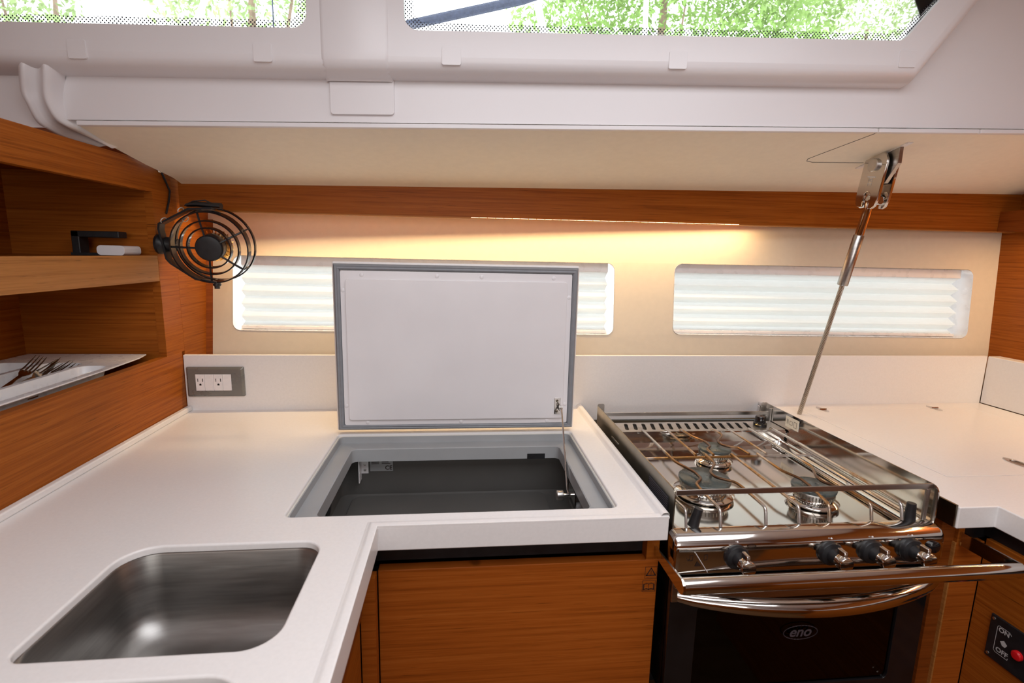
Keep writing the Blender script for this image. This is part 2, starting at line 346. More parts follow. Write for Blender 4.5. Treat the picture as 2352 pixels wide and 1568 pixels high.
# pillar between the two deck windows and its foot pad
pil = MB()
px0, px1 = -.128, -.003
def pillar(s, d): return [base(px0, s, d-.004), base(px0+.003, s, d+.0005), base(px0+.009, s, d+.0025), base(px1-.009, s, d+.0025), base(px1-.003, s, d+.0005), base(px1, s, d-.004)]
pl = [pillar(ST, d1), pillar(S0+e1+.006, d1), pillar(S0+e1-.006, d1-.001), pillar(S0+.013, .043), pillar(S0+.006, .033), pillar(S0, .012), pillar(S0-.004, .007)]
pil.loft(pl, closed=False)
obj('pillar', pil, 'gelcoat', ceil, ang=60)
pd = MB().plate(rrect(-.122, -.002, .024, S0+.008, .006), [], base, -.003, .0055)
obj('pillar_foot', pd, 'gelcoat', ceil, bevel=.004, seg=3)
# slim cover tabs on the surround
for x0, x1, dz in ((-.559, -.528, 0), (-.244, -.212, 0), (.091, .126, 0), (.517, .552, 0), (.974, 1.010, .008)):
    sB = .1005+dz*1.2
    tb = MB().plate(rrect(x0, x1, sB, sB+.031, .003, 3), [], base, d1-.002, d1+.0015)
    obj('cover_tab', tb, 'gelcoat', ceil, bevel=.0015)
# moulded flange at the left end
out = [(-.650, -.311, .775), (-.652, -.312, .735), (-.661, -.303, .694), (-.659, -.297, .674), (-.657, -.282, .646), (-.651, -.262, .635), (-.640, -.235, .627), (-.611, -.195, .622)]
inn = [(-.604, -.311, .775), (-.606, -.312, .735), (-.617, -.303, .697), (-.619, -.297, .674), (-.614, -.285, .651), (-.606, -.265, .641), (-.600, -.235, .635), (-.582, -.190, .620)]
def smooth(P, n=4):
    P = [Vector(p) for p in P]; R = []
    for i in range(len(P)-1):
        a, b, c, d = P[max(i-1, 0)], P[i], P[i+1], P[min(i+2, len(P)-1)]
        for k in range(n):
            t = k/n; R.append(.5*((2*b)+(c-a)*t+(2*a-5*b+4*c-d)*t*t+(3*b-a-3*c+d)*t**3))
    return R+[P[-1]]
out = smooth(out); inn = smooth(inn)
br = MB(); lp = []
for a, b in zip(out, inn):
    a = Vector(a); b = Vector(b); row = []
    for u, h in ((-.35, -.030), (-.20, -.012), (-.08, -.001), (.04, .0055), (.14, .008), (.24, .0065), (.36, .001), (.48, -.003), (.60, -.004), (.72, -.001), (.82, .0045), (.92, .0075), (1.02, .0055), (1.12, -.001), (1.24, -.012), (1.36, -.028)):
        p = a.lerp(b, u); row.append(p+Vector((.10, -.85, -.45)).normalized()*h)
    lp.append(row)
br.loft(lp, closed=False)
obj('flange', br, 'gelcoat', ceil, ang=70)
# cream underside of the side deck with its white front edge
def pz(x, y): return .587+.0217*(x+.548)-.218*(y+.03)
sp = MB().plate([(-.586, -.184), (-.586, ly(-.586)), (1.8, ly(1.8)), (1.8, .20), (-.5, .24), (-.57, .20), (-.56, -.02), (-.576, -.10)], [], lambda x, y, t: (x, y, pz(x, y)+t), 0, .005)
obj('side_deck_panel', sp, 'cream', ceil)
for a, b in ((-.586, .984), (.987, 1.208), (1.211, 1.8)):
    e = MB().hexa([(a, ly(a)-.0045, pz(a, ly(a))-.001), (b, ly(b)-.0045, pz(b, ly(b))-.001), (b, ly(b)+.004, pz(b, ly(b))-.002), (a, ly(a)+.004, pz(a, ly(a))-.002),
                   (a, ly(a)-.0045, pz(a, ly(a))+.007), (b, ly(b)-.0045, pz(b, ly(b))+.007), (b, ly(b)+.004, pz(b, ly(b))+.007), (a, ly(a)+.004, pz(a, ly(a))+.007)])
    obj('panel_edge', e, 'gelcoat', ceil, bevel=.0012)
# access panel joint (thin groove filler) around the shroud fitting
gr = MB()
gp = [(.986, -.330), (.940, -.215), (.934, -.198), (.940, -.186), (.958, -.180), (1.088, -.182)]
for a, b in zip(gp, gp[1:]): gr.tube([(a[0], a[1], pz(*a)-.0002), (b[0], b[1], pz(*b)-.0002)], .0007, 6)
obj('panel_joint', gr, 'grey_dark', ceil)
# deck window glass
for i, (loop, nm) in enumerate(((WL, 'window_3'), (WR, 'window_4'))):
    wn = obj(nm, MB().plate(loop, [], base, .034, .038), 'pane', kind='structure', label='%s coachroof window with dotted black border' % ('left' if i == 0 else 'right long'))
    c = (sum(p[0] for p in loop)/len(loop), sum(p[1] for p in loop)/len(loop)); inner = []
    for p in loop:
        dx, dy = p[0]-c[0], p[1]-c[1]; inner.append((p[0]-math.copysign(min(.016, abs(dx)), dx), p[1]-math.copysign(min(.016, abs(dy)), dy)))
    fr = MB(); n = len(loop)
    fr.add([base(*p, .0388) for p in loop]+[base(*p, .0388) for p in inner], [(k, (k+1) % n, (k+1) % n+n, k+n) for k in range(n)])
    obj('dotted_border', fr, 'frit', wn)
# hull windows: reveal, sill, glass
for nm, (a, b, c, d), lab in (('window_1', W1, 'left hull window with a pleated blind, behind the raised lid'), ('window_2', W2, 'right hull window with a pleated blind, behind the shroud rod')):
    wn = obj(nm, MB().plate(rrect(a-.01, b+.01, c-.01, d+.01, .03), [], lambda x, z, t: (x, hy(x, z)+t, z), .075, .079), 'pane', kind='structure', label=lab)
    rv = MB(); L = rrect(a, b, c, d, .022)
    rv.loft([[(x, hy(x, z)-.0015, z) for x, z in rrect(a+.001, b-.001, c+.001, d-.001, .022)], [(x, hy(x, z)+.004, z) for x, z in L], [(x, hy(x, z)+.075, z) for x, z in L]])
    obj('window_frame', rv, 'white_plastic', wn)
    # pleated blind
    n = 5; mb = MB(); x0, x1 = a+.012, b-.012; zt, zb = d-.028, c+.002; rows = []
    for k in range(2*n+1):
        z = zt+(zb-zt)*k/(2*n); dy = .030+(.026 if k % 2 else 0); rows.append([(x0+(x1-x0)*q/6, hy(x0+(x1-x0)*q/6, z)+dy, z) for q in range(7)])
    mb.loft(rows, closed=False)
    bl = obj('pleated_blind', mb, 'blind_cloth', ang=10, recalc=False,
             label='white pleated blind in the left hull window' if a < 0 else 'white pleated blind in the right hull window', cat='blind', group='pleated window blinds')
    hr = MB().hexa([(x0, hy(x0, zt)+.026, zt), (x1, hy(x1, zt)+.026, zt), (x1, hy(x1, zt)+.058, zt), (x0, hy(x0, zt)+.058, zt),
                    (x0, hy(x0, d)+.026, d-.001), (x1, hy(x1, d)+.026, d-.001), (x1, hy(x1, d)+.058, d-.001), (x0, hy(x0, d)+.058, d-.001)])
    obj('head_rail', hr, 'white_plastic', bl, bevel=.002)
    br_ = MB().hexa([(x0, hy(x0, zb)+.030, zb-.001), (x1, hy(x1, zb)+.030, zb-.001), (x1, hy(x1, zb)+.056, zb-.001), (x0, hy(x0, zb)+.056, zb-.001),
                    (x0, hy(x0, zb)+.030, zb+.008), (x1, hy(x1, zb)+.030, zb+.008), (x1, hy(x1, zb)+.056, zb+.008), (x0, hy(x0, zb)+.056, zb+.008)])
    obj('bottom_rail', br_, 'white_plastic', bl, bevel=.002)
# valance with hidden light strip
val = MB().plate([(-.571, .513), (1.768, .519), (1.768, .665), (-.571, .615)], [], lambda x, z, t: (x, .02+t, z), .018, 0)
valo = obj('trim_1', val, 'wood', kind='structure', label='dark teak valance board above the hull windows')
obj('lower_edge', MB().hexa([(-.571, .0195, .5105), (1.768, .0195, .5165), (1.768, .038, .5165), (-.571, .038, .5105), (-.571, .0195, .5135), (1.768, .0195, .5195), (1.768, .038, .5195), (-.571, .038, .5135)]), 'wood_pale', valo)
led = thing('light_strip', (.6, .05, .52), 'thin warm light strip hidden behind the lower edge of the valance', 'light')
def strip(x0, x1, y0, y1, z0, z1):
    k = .0026; q = lambda x, z: z+k*x
    return MB().hexa([(x0, y0, q(x0, z0)), (x1, y0, q(x1, z0)), (x1, y1, q(x1, z0)), (x0, y1, q(x0, z0)), (x0, y0, q(x0, z1)), (x1, y0, q(x1, z1)), (x1, y1, q(x1, z1)), (x0, y1, q(x0, z1))])
obj('channel', strip(-.53, 1.03, .042, .068, .5385, .556), 'aluminium', led)
obj('channel_lip', strip(-.53, 1.03, .0655, .068, .526, .5385), 'aluminium', led)
obj('diffuser', strip(-.52, .98, .050, .060, .5365, .5383), 'led', led)
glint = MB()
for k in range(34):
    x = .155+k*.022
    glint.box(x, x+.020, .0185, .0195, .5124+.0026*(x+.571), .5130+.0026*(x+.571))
obj('lens', glint, 'led', led, kind='stuff')  # glowing slivers stand in for the strip's glint along the valance edge
sl2 = thing('light_strip', (1.73, -.5, .50), 'warm light strip under the teak moulding on the right-hand wall', 'light')
obj('moulding', B(1.705, 1.7675, -1.0, .0195, .519, .575), 'wood_dark', sl2)
obj('channel', B(1.722, 1.734, -.96, -.08, .508, .5185), 'aluminium', sl2)
obj('diffuser', B(1.724, 1.732, -.95, -.09, .5065, .508), 'led', sl2)
# ------------------------------------------------------------------ worktops
def rimprof(t): return t
wt = thing('worktop', (-.1, -.6, -.041), 'white L-shaped solid-surface worktop with fridge opening and sink cut-outs', 'worktop')
FX0, FX1, FY0, FY1 = -.153, .396, -.581, -.200
HOLES = [(FX0, FX1, FY0, FY1, (.012,)*4, 6), (-.338, -.073, -.864, -.654, (.038, .030, .045, .018), 8), (-.330, -.081, -1.20, -.8965, (.045,)*4, 8)]
def grow(h, e, z): return [(x, y, z) for x, y in rrect(h[0]-e, h[1]+e, h[2]-e, h[3]+e, tuple(r+e for r in h[4]), h[5])]
main = MB().plate([(-.584, 0), (-.584, -1.5), (-.010, -1.5), (-.010, -.613), (.460, -.613), (.460, 0)],
                  [[(p[0], p[1]) for p in grow(h, .003, 0)] for h in HOLES], ZP, -.011, -.001)
obj('slab', main, 'corian', wt, ang=20)
for h in HOLES:   # softly rounded edge of each cut-out
    obj('rounded_cutout_edge', MB().loft([grow(h, .0032-.0032*math.sin(a), -.001-.0032*(1-math.cos(a))) for a in [math.pi/2*k/5 for k in range(6)]]+[grow(h, 0, -.0112), grow(h, .0031, -.0112)]), 'corian', wt, ang=60)
obj('front_edge', MB().plate([(0, -1.5), (.0, -.623), (.470, -.623), (.470, -.6132), (-.0098, -.6132), (-.0098, -1.5)], [], ZP, -.041, -.001), 'corian', wt, bevel=.002)
obj('side_edge', B(.4602, .470, -.6128, 0, -.041, -.001), 'corian', wt)
def fiddle(path, h=.0055, wdt=.017, side=1):
    mb = MB(); lp = []
    n = len(path)
    for i, p in enumerate(path):
        p = Vector((p[0], p[1], 0)); a = Vector((*path[max(i-1, 0)], 0)); b = Vector((*path[min(i+1, n-1)], 0))
        if i == 0: nr = (b-p).normalized(); off = Vector((-nr.y, nr.x, 0))
        elif i == n-1: nr = (p-a).normalized(); off = Vector((-nr.y, nr.x, 0))
        else:
            n1 = (p-a).normalized(); n2 = (b-p).normalized(); o1 = Vector((-n1.y, n1.x, 0)); o2 = Vector((-n2.y, n2.x, 0)); off = (o1+o2)/(1+o1.dot(o2))
        lp.append([p+off*side*q*wdt+Vector((0, 0, z*h-.001)) for q, z in ((0, -.3), (0, .75), (.06, .93), (.14, 1), (.5, 1), (.62, .93), (.75, .6), (.88, .22), (1.05, .02), (1.2, -.3))])
    return mb.loft(lp, closed=False)
obj('raised_edge', fiddle([(0, -1.5), (0, -.623), (.470, -.623), (.470, 0)], .0032), 'corian', wt, ang=60)
obj('raised_edge', fiddle([(.470, -.6215), (.470, -.001)], .0085), 'corian', wt, ang=60)
obj('wall_upstand', B(-.584, -.571, -1.5, -.001, -.001, .012), 'corian', wt, bevel=.003, seg=3)
spl = obj('backsplash', B(-.584, 1.727, 0, .012, -.041, .147), 'corian', label='long white backsplash strip along the back of the worktops', cat='backsplash', bevel=.002)
obj('backsplash', B(1.727, 1.7675, -1.5, -.0005, .001, .147), 'corian_side', label='short white backsplash on the right-hand wall', cat='backsplash', bevel=.002)
# right-hand worktop with lift-up hatch
rw = thing('worktop', (1.4, -.5, -.041), 'white worktop right of the stove with a hinged hatch', 'worktop')
HT = [(1.10, -.052), (1.64, -.052), (1.64, -.50), (1.10, -.50)][::-1]
obj('slab', MB().plate([(1.0, 0), (1.0, -.621), (1.075, -.621), (1.075, -1.5), (1.727, -1.5), (1.727, 0)], [HT], ZP, -.041, 0), 'corian', rw, bevel=.0025, seg=3)
hat = obj('hatch', B(1.1008, 1.6392, -.4992, -.0528, -.03, .0), 'corian', rw, bevel=.0006)
def hinge(cx, cy):
    mb = MB(); P = []
    for k in range(24):
        q = 2*math.pi*k/24; P.append((cx+.0095*math.cos(q)*(1 if abs(math.sin(q)) < .8 else .8), cy+.026*math.sin(q)))
    mb.plate(P, [], ZP, -.0005, .0012); mb.cyl((cx-.011, cy, .0018), (cx+.011, cy, .0018), .003, 10)
    return mb
for cx in (1.166, 1.520): obj('hinge', hinge(cx, -.0525), 'steel', hat)
lt = MB().plate([(1.325+.014*math.cos(2*math.pi*k/24), -.445+.03*math.sin(2*math.pi*k/24)) for k in range(24)], [[(1.325+.009*math.cos(2*math.pi*k/20), -.445+.017*math.sin(2*math.pi*k/20)) for k in range(20)][::-1]], ZP, 0, .0015)
lo = obj('finger_latch', lt, 'steel', hat, bevel=.0005)
obj('latch_pull', MB().plate([(1.325+.009*math.cos(2*math.pi*k/20), -.445+.017*math.sin(2*math.pi*k/20)) for k in range(20)], [], ZP, 0, .0004), 'steel_dark', lo)
obj('edge_guard', B(.9955, .9995, -.618, -.02, -.038, .003), 'steel_dark', rw)
obj('raised_edge', B(1.0005, 1.014, -.12, -.001, 0, .012), 'corian', rw, bevel=.004, seg=3)
# ------------------------------------------------------------------ sinks
def bowl(x0, x1, y0, y1, z0, label):
    t = thing('sink_bowl', ((x0+x1)/2, (y0+y1)/2, z0), label, 'sink', 'galley sinks')
    mb = MB(); lp = []; r = .042
    def ring(i, z): return [(x, y, z) for x, y in rrect(x0-.004+i, x1+.004-i, y0-.004+i, y1+.004-i, max(r-.2*i, .012), 8)]
    lp.append(ring(-.012, -.0115)); lp.append(ring(-.0, -.012)); lp.append(ring(.002, -.016))
    lp.append(ring(.006, z0+.05))
    for k in range(1, 8):
        a = math.pi/2*k/7; lp.append(ring(.006+.045*(1-math.cos(a)), z0+.05-.05*math.sin(a)))
    lp.append(ring(.095, z0-.003))
    mb.loft(lp, cap1=True); obj('bowl', mb, 'steel_sink', t, ang=60)
    obj('drain', MB().lathe(((x0+x1)/2+.02, (y0+y1)/2-.02, z0-.0035), (0, 0, 1), [(0, .036), (.003, .036), (.0035, .030), (.001, .026), (.001, .001)]), 'steel', t)
bowl(-.338, -.073, -.864, -.654, -.135, 'stainless steel sink bowl in the white worktop, nearest the fridge opening')
bowl(-.330, -.081, -1.20, -.8965, -.135, 'second stainless sink bowl cut off by the bottom of the photo')
# ------------------------------------------------------------------ top-loading fridge
fg = thing('fridge', (.12, -.39, -.20), 'top-loading fridge let into the worktop, lid propped open', 'fridge')
rimf = MB(); E = .0015
def rl(i, z, r=.012): return [(x, y, z) for x, y in rrect(FX0+i, FX1-i, max(FY0+i, -.5650) if z < -.0225 else FY0+i, FY1-i, r, 4)]
def ri(x0, x1, y0, y1, z, r=.012): return [(x, y, z) for x, y in rrect(x0, x1, y0, y1, r, 4)]
NX0, NX1, NY0, NY1 = -.117, .362, -.545, -.240
rimf.loft([rl(E, -.007), rl(E+.003, -.007), rl(E+.003, -.022, .010), ri(NX0, NX1, NY0, NY1, -.022, .012), ri(NX0+.002, NX1-.002, NY0+.002, NY1-.002, -.0235, .012), ri(NX0+.002, NX1-.002, NY0+.002, NY1-.002, -.052, .012), ri(NX0-.03, NX1+.028, NY0-.008, NY1+.034, -.052, .012)])
obj('rim', rimf, 'grey_liner', fg, ang=30)
obj('seal_line', MB().tube([(x, y, -.0075) for x, y in rrect(FX0+.0012, FX1-.0012, FY0+.0012, FY1-.0012, .011, 4)], .0016, 6, closed=True), 'zip_tie', fg)
bx = MB(); IX0, IX1, IY0, IY1 = -.150, .392, -.555, -.203
bx.loft([ri(IX0, IX1, IY0, IY1, -.0525, .02), ri(IX0, IX1, IY0, IY1, -.15, .02), ri(IX0+.008, IX1-.008, IY0+.008, IY1-.008, -.155, .02)], cap1=True)
obj('liner', bx, 'grey_dark', fg, ang=30)
obj('basket_floor', MB().plate(rrect(IX0+.03, IX1-.06, IY0+.02, IY1-.012, .02), [], ZP, -.154, -.149), 'grey_dark', fg, bevel=.002)
lb = obj('rating_label', B(-.083, -.030, -.2045, -.2035, -.092, -.062), 'grey_liner', fg)
tx = MB().text('CE', .014, (-.040, -.2048, -.084), (1, 0, 0), (0, 0, 1), 0, .0003)
for k in range(3):
    tx.box(-.080, -.062, -.205, -.2047, -.066-k*.004, -.0645-k*.004); tx.box(-.056, -.040+.004*(k-1), -.205, -.2047, -.066-k*.004, -.0645-k*.004)
obj('print', tx, 'ink', lb, kind='stuff')
bk = obj('corner_bracket', MB().box(-.103, -.087, -.2045, -.2025, -.097, -.054).box(-.105, -.103, -.23, -.2025, -.11, -.054), 'white_plastic', fg)
for z in (-.075, -.088): obj('screw', MB().lathe((-.095, -.2045, z), (0, -1, 0), [(0, .003), (.0015, .0028), (.002, .001)], 12), 'aluminium', bk)
obj('cable_hole', MB().lathe((-.1515, -.33, -.115), (1, 0, 0), [(0, .021), (.0035, .021), (.0035, .016)], 24), 'black', fg)
obj('neck_notch', B(.285, .327, -.2432, -.236, -.0525, -.040), 'black', fg)  # black block painted in for the shade inside a cut-out
# lid, hinged at the back and standing upright
lid = obj('lid', B(-.155, .401, -.2030, -.178, .009, .398), 'corian', fg, bevel=.004, seg=3, label='white fridge lid standing open')
gk = MB(); LO = [(-.151, .013), (.397, .013), (.397, .393), (-.151, .393)]; LI = [(-.137, .025), (.383, .023), (.384, .378), (-.137, .379)]
for d in (0,):
    for i in range(4):
        j = (i+1) % 4; a, b, c, e = LO[i], LO[j], LI[j], LI[i]
        m1 = ((a[0]+e[0])/2, (a[1]+e[1])/2); m2 = ((b[0]+c[0])/2, (b[1]+c[1])/2)
        rows = []
        for u, h in ((0, 0), (.05, .007), (.3, .0095), (.5, .008), (.7, .0095), (.95, .007), (1, 0)):
            rows.append([(p[0]+(q[0]-p[0])*u, -.2028-h, p[1]+(q[1]-p[1])*u) for p, q in ((a, e), (b, c))])
        gk.loft(rows, closed=False)
obj('gasket', gk, 'gasket', lid, ang=50)
lp_ = obj('inner_panel', MB().plate(rrect(-.1365, .383, .024, .378, .004, 3), [], lambda x, z, t: (x, -.2028-t, z), 0, .006), 'liner_white', lid, bevel=.002)
obj('raised_panel', MB().plate(rrect(-.125, .3715, .037, .360, .006, 3), [], lambda x, z, t: (x, -.2028-t, z), .005, .0105), 'liner_white', lid, bevel=.0035, seg=3)
for x, z in ((-.09, .369), (.075, .369), (.175, .3685), (.34, .3685), (-.131, .335), (-.131, .07), (.3775, .325), (.3775, .07), (-.085, .0305), (.13, .030), (.335, .0295)):
    obj('rivet', MB().lathe((x, -.2087, z), (0, -1, 0), [(0, .0048), (.0006, .0045), (.0012, .003), (.0014, .001)], 14), 'liner_white', lid)
sb = obj('stay_bracket', B(.3505, .3655, -.2145, -.2130, .047, .087), 'steel', lid, bevel=.0008)
for z in (.054, .080): obj('screw', MB().lathe((.357, -.2145, z), (0, -1, 0), [(0, .0032), (.0012, .003), (.0016, .0012)], 12), 'steel_dark', lid)
obj('bracket_eye', MB().cyl((.359, -.226, .067), (.368, -.226, .067), .004, 14).box(.3595, .3615, -.228, -.2145, .060, .074), 'steel', lid)
pv = Vector((.355, -.385, -.075))
obj('stay_rod', MB().tube([(.3655, -.2265, .067), (.3635, -.25, .05), pv+Vector((-.002, .006, .008)), pv], .0021, 10), 'steel', fg)
st = MB().cyl((.338, pv.y, pv.z), (.362, pv.y, pv.z), .0042, 14)
obj('stay_pivot', st, 'steel', fg)
obj('stay_knob', MB().lathe((.343, pv.y, pv.z), (-1, 0, 0), [(0, .010), (.002, .0105), (.013, .0105), (.0145, .009)], 20), 'aluminium', fg)
obj('pivot_plate', MB().plate(rrect(-.412, -.352, -.102, -.058, .012), [], lambda y, z, t: (t, y, z), .362, .3645), 'steel', fg)
for y, z in ((-.368, -.070), (-.400, -.092)): obj('spacer', MB().cyl((.3645, y, z), (.391, y, z), .0075, 16), 'white_plastic', fg)
# ------------------------------------------------------------------ base cabinets
fc = thing('base_cabinet', (.23, -.4, -.92), 'teak base cabinet with a flat door under the fridge', 'cabinet')
obj('carcass', MB().box(.0, .4695, -.560, -.545, -.92, -.158).box(.4555, .4695, -.5595, -.03, -.92, -.0415).box(.0, .4695, -.5595, -.02, -.92, -.90), 'black_matte', fc)
obj('recess_panel', B(-.03, .447, -.5735, -.566, -.158, -.0425), 'black', fc)
obj('end_stile', B(.4475, .4695, -.5930, -.560, -.0995, -.0415), 'wood', fc)
fd = obj('door', B(-.006, .4695, -.594, -.574, -.86, -.0935), 'wood_door', fc, bevel=.0015)
obj('door_top_edge', B(-.03, .4470, -.5735, -.5605, -.0985, -.0885), 'wood', fc)
st_ = MB()
def sq(mb, x0, x1, z0, z1, y, wd):
    mb.box(x0, x1, y-.0003, y, z0, z0+wd); mb.box(x0, x1, y-.0003, y, z1-wd, z1); mb.box(x0, x0+wd, y-.0003, y, z0, z1); mb.box(x1-wd, x1, y-.0003, y, z0, z1)
def seg(mb, p, q, wd, fm):
    p = Vector(p); q = Vector(q); d = (q-p).normalized()*wd/2; n = Vector((-d.y, d.x)); 
    mb.add([fm(*(p-d+n)), fm(*(p-d-n)), fm(*(q+d-n)), fm(*(q+d+n))], [(0, 1, 2, 3)])
fmD = lambda x, z: (x, -.5944, z)
wn = MB(); cx = .4575; cz = -.118
for a, b in (((cx-.0105, cz-.011), (cx+.0105, cz-.011)), ((cx+.0105, cz-.011), (cx+.0105, cz+.011)), ((cx+.0105, cz+.011), (cx-.0105, cz+.011)), ((cx-.0105, cz+.011), (cx-.0105, cz-.011))): seg(wn, a, b, .0006, fmD)
T = [(cx-.008, cz-.005), (cx+.008, cz-.005), (cx, cz+.0085)]
for a, b in zip(T, T[1:]+T[:1]): seg(wn, a, b, .0017, fmD)
seg(wn, (cx, cz-.0005), (cx, cz+.004), .0011, fmD); seg(wn, (cx, cz-.0028), (cx, cz-.0024), .0012, fmD); seg(wn, (cx-.008, cz-.0085), (cx+.008, cz-.0085), .0004, fmD)
obj('warning_sticker', wn, 'ink', fd, recalc=False)
bk_ = MB(); cz = -.1435; cx = .455
for a, b in (((cx-.0115, cz-.0105), (cx+.0115, cz-.0105)), ((cx+.0115, cz-.0105), (cx+.0115, cz+.0105)), ((cx+.0115, cz+.0105), (cx-.0115, cz+.0105)), ((cx-.0115, cz+.0105), (cx-.0115, cz-.0105))): seg(bk_, a, b, .0006, fmD)
for sx in (-1, 1):
    for a, b in (((0, .004), (.004, .0055)), ((.004, .0055), (.0085, .004)), ((.0085, .004), (.0085, -.006)), ((.0085, -.006), (.004, -.0045)), ((.004, -.0045), (0, -.006)), ((.0098, .003), (.0098, -.0075)), ((.0098, -.0075), (0, -.0075))):
        seg(bk_, (cx+sx*a[0], cz+a[1]), (cx+sx*b[0], cz+b[1]), .0011, fmD)
seg(bk_, (cx, cz+.004), (cx, cz-.0075), .0007, fmD)
obj('manual_sticker', bk_, 'ink', fd, recalc=False)
pc = thing('base_cabinet', (-.3, -1.05, -.92), 'teak cabinet under the sink side of the worktop, seen edge-on', 'cabinet')
obj('carcass', MB().box(-.58, -.05, -1.5, -1.22, -.92, -.15).box(-.58, -.05, -1.22, -.61, -.92, -.155).box(-.055, -.05, -1.5, -.61, -.155, -.0415), 'black_matte', pc)
obj('door', B(-.05, -.030, -.905, -.6285, -.86, -.152), 'wood', pc, bevel=.0012)
obj('door', B(-.05, -.030, -1.49, -.909, -.86, -.152), 'wood', pc, bevel=.0012)
obj('drawer_front', B(-.05, -.026, -.83, -.6285, -.149, -.090), 'wood_dark', pc, bevel=.0012)
obj('drawer_front', B(-.05, -.026, -1.49, -.833, -.149, -.090), 'wood_dark', pc, bevel=.0012)
obj('corner_post', B(-.030, -.0065, -.620, -.600, -.86, -.09), 'wood_door', pc)
rc = thing('base_cabinet', (1.4, -.8, -.92), 'teak cabinet under the right-hand worktop, beside the oven', 'cabinet')
obj('side_panel', B(1.004, 1.032, -.592, -.02, -.92, -.0415), 'wood_dark', rc)
obj('front_stile', B(1.0325, 1.0905, -.598, -.578, -.92, -.082), 'wood_door', rc, bevel=.001)
obj('edge_band', B(1.0295, 1.0325, -.598, -.578, -.92, -.082), 'wood_pale', rc)
obj('recess_panel', MB().box(1.045, 1.105, -.585, -.58, -.082, -.0415).box(1.10, 1.105, -1.5, -.585, -.075, -.0415), 'black', rc)
obj('recess_stile', B(1.0325, 1.045, -.598, -.578, -.082, -.0415), 'wood', rc)
obj('door', B(1.091, 1.11, -1.5, -.5985, -.92, -.075), 'wood', rc, bevel=.0012)
obj('carcass', B(1.12, 1.74, -1.48, -.60, -.92, -.06), 'black_matte', rc)
# switch panel on the right cabinet
sw = thing('switch_panel', (1.09, -.70, -.28), 'black switch panel with ON and OFF lettering and a red button', 'switch')
obj('face_plate', B(1.0865, 1.0908, -.765, -.634, -.283, -.200), 'black', sw, bevel=.0015)
for y in (-.640, -.759):
    for z in (-.207, -.276): obj('screw', MB().lathe((1.0865, y, z), (-1, 0, 0), [(0, .0028), (.001, .0026), (.0014, .001)], 12), 'aluminium', sw)
fmS = lambda u, v: (1.0862, -u, v)
pr = MB()
bx_ = [(.668, -.214), (.650, -.214), (.648, -.217), (.648, -.262), (.651, -.265), (.672, -.265)]
for a, b in zip(bx_, bx_[1:]): seg(pr, a, b, .0009, fmS)
seg(pr, (.672, -.265), (.672, -.262), .0009, fmS); seg(pr, (.668, -.214), (.6715, -.218), .0009, fmS)
pr.text('ON', .0115, (1.0861, -.6595, -.220), (0, -1, 0), (0, 0, 1), 0, .0003)
pr.text('OFF', .0115, (1.0861, -.6615, -.258), (0, -1, 0), (0, 0, 1), 0, .0003)
pr.add([fmS(.656, -.240), fmS(.660, -.246), fmS(.665, -.246), fmS(.668, -.240), fmS(.662, -.235)], [(0, 1, 2, 3, 4)])
obj('lettering', pr, 'ink_white', sw, recalc=False)
obj('red_button', MB().lathe((1.0865, -.686, -.243), (-1, 0, 0), [(0, .0085), (.004, .0085), (.006, .0065), (.0065, .002)], 20), 'red', sw)
# ------------------------------------------------------------------ stove
sv = thing('gas_stove', (.72, -.38, -.36), 'stainless three-burner gas stove with oven, hung between the worktops', 'stove')
SX0, SX1 = .486, .957
obj('oven_body', MB().box(.492, .951, -.60, -.13, -.36, -.345).box(.492, .500, -.60, -.13, -.345, -.055).box(.943, .951, -.60, -.13, -.345, -.055).box(.5, .943, -.145, -.13, -.345, -.055), 'black_matte', sv)
obj('oven_cavity', MB().box(.5005, .508, -.595, -.146, -.344, -.115).box(.935, .9425, -.595, -.146, -.344, -.115).box(.508, .935, -.153, -.1455, -.344, -.115).box(.508, .935, -.595, -.153, -.344, -.337).box(.508, .935, -.595, -.153, -.122, -.115), 'steel_brushed', sv)
rk = MB()
for y in (-.585, -.17): rk.tube([(.512, y, -.235), (.932, y, -.235)], .0025, 8)
for k in range(15): x = .525+k*.028; rk.tube([(x, -.585, -.2325), (x, -.17, -.2325)], .0014, 6)
obj('oven_rack', rk, 'steel', sv)
obj('drip_tray', MB().box(.52, .92, -.58, -.17, -.300, -.297).box(.52, .92, -.582, -.58, -.300, -.283), 'steel_brushed', sv)
# hob well
well = MB()
WX0, WX1, WY0, WY1 = .492, .951, -.606, -.200
well.loft([[(x, y, -.030) for x, y in rrect(SX0+.001, SX1-.001, -.612, -.125, .004, 2)], [(x, y, -.030) for x, y in rrect(WX0+.004, WX1-.004, WY0+.002, WY1, .008, 2)],
           [(x, y, -.045) for x, y in rrect(WX0+.012, WX1-.012, WY0+.012, WY1-.006, .012, 2)]], cap1=True)
obj('hob_tray', well, 'steel_mirror', sv, ang=30)
obj('tray_channel', B(.926, .938, -.59, -.205, -.0448, -.0435), 'black', sv)
obj('tray_lip', MB().tube([(.922, -.595, -.040), (.922, -.205, -.040)], .003, 8).tube([(.942, -.595, -.034), (.942, -.205, -.034)], .003, 8), 'steel', sv)
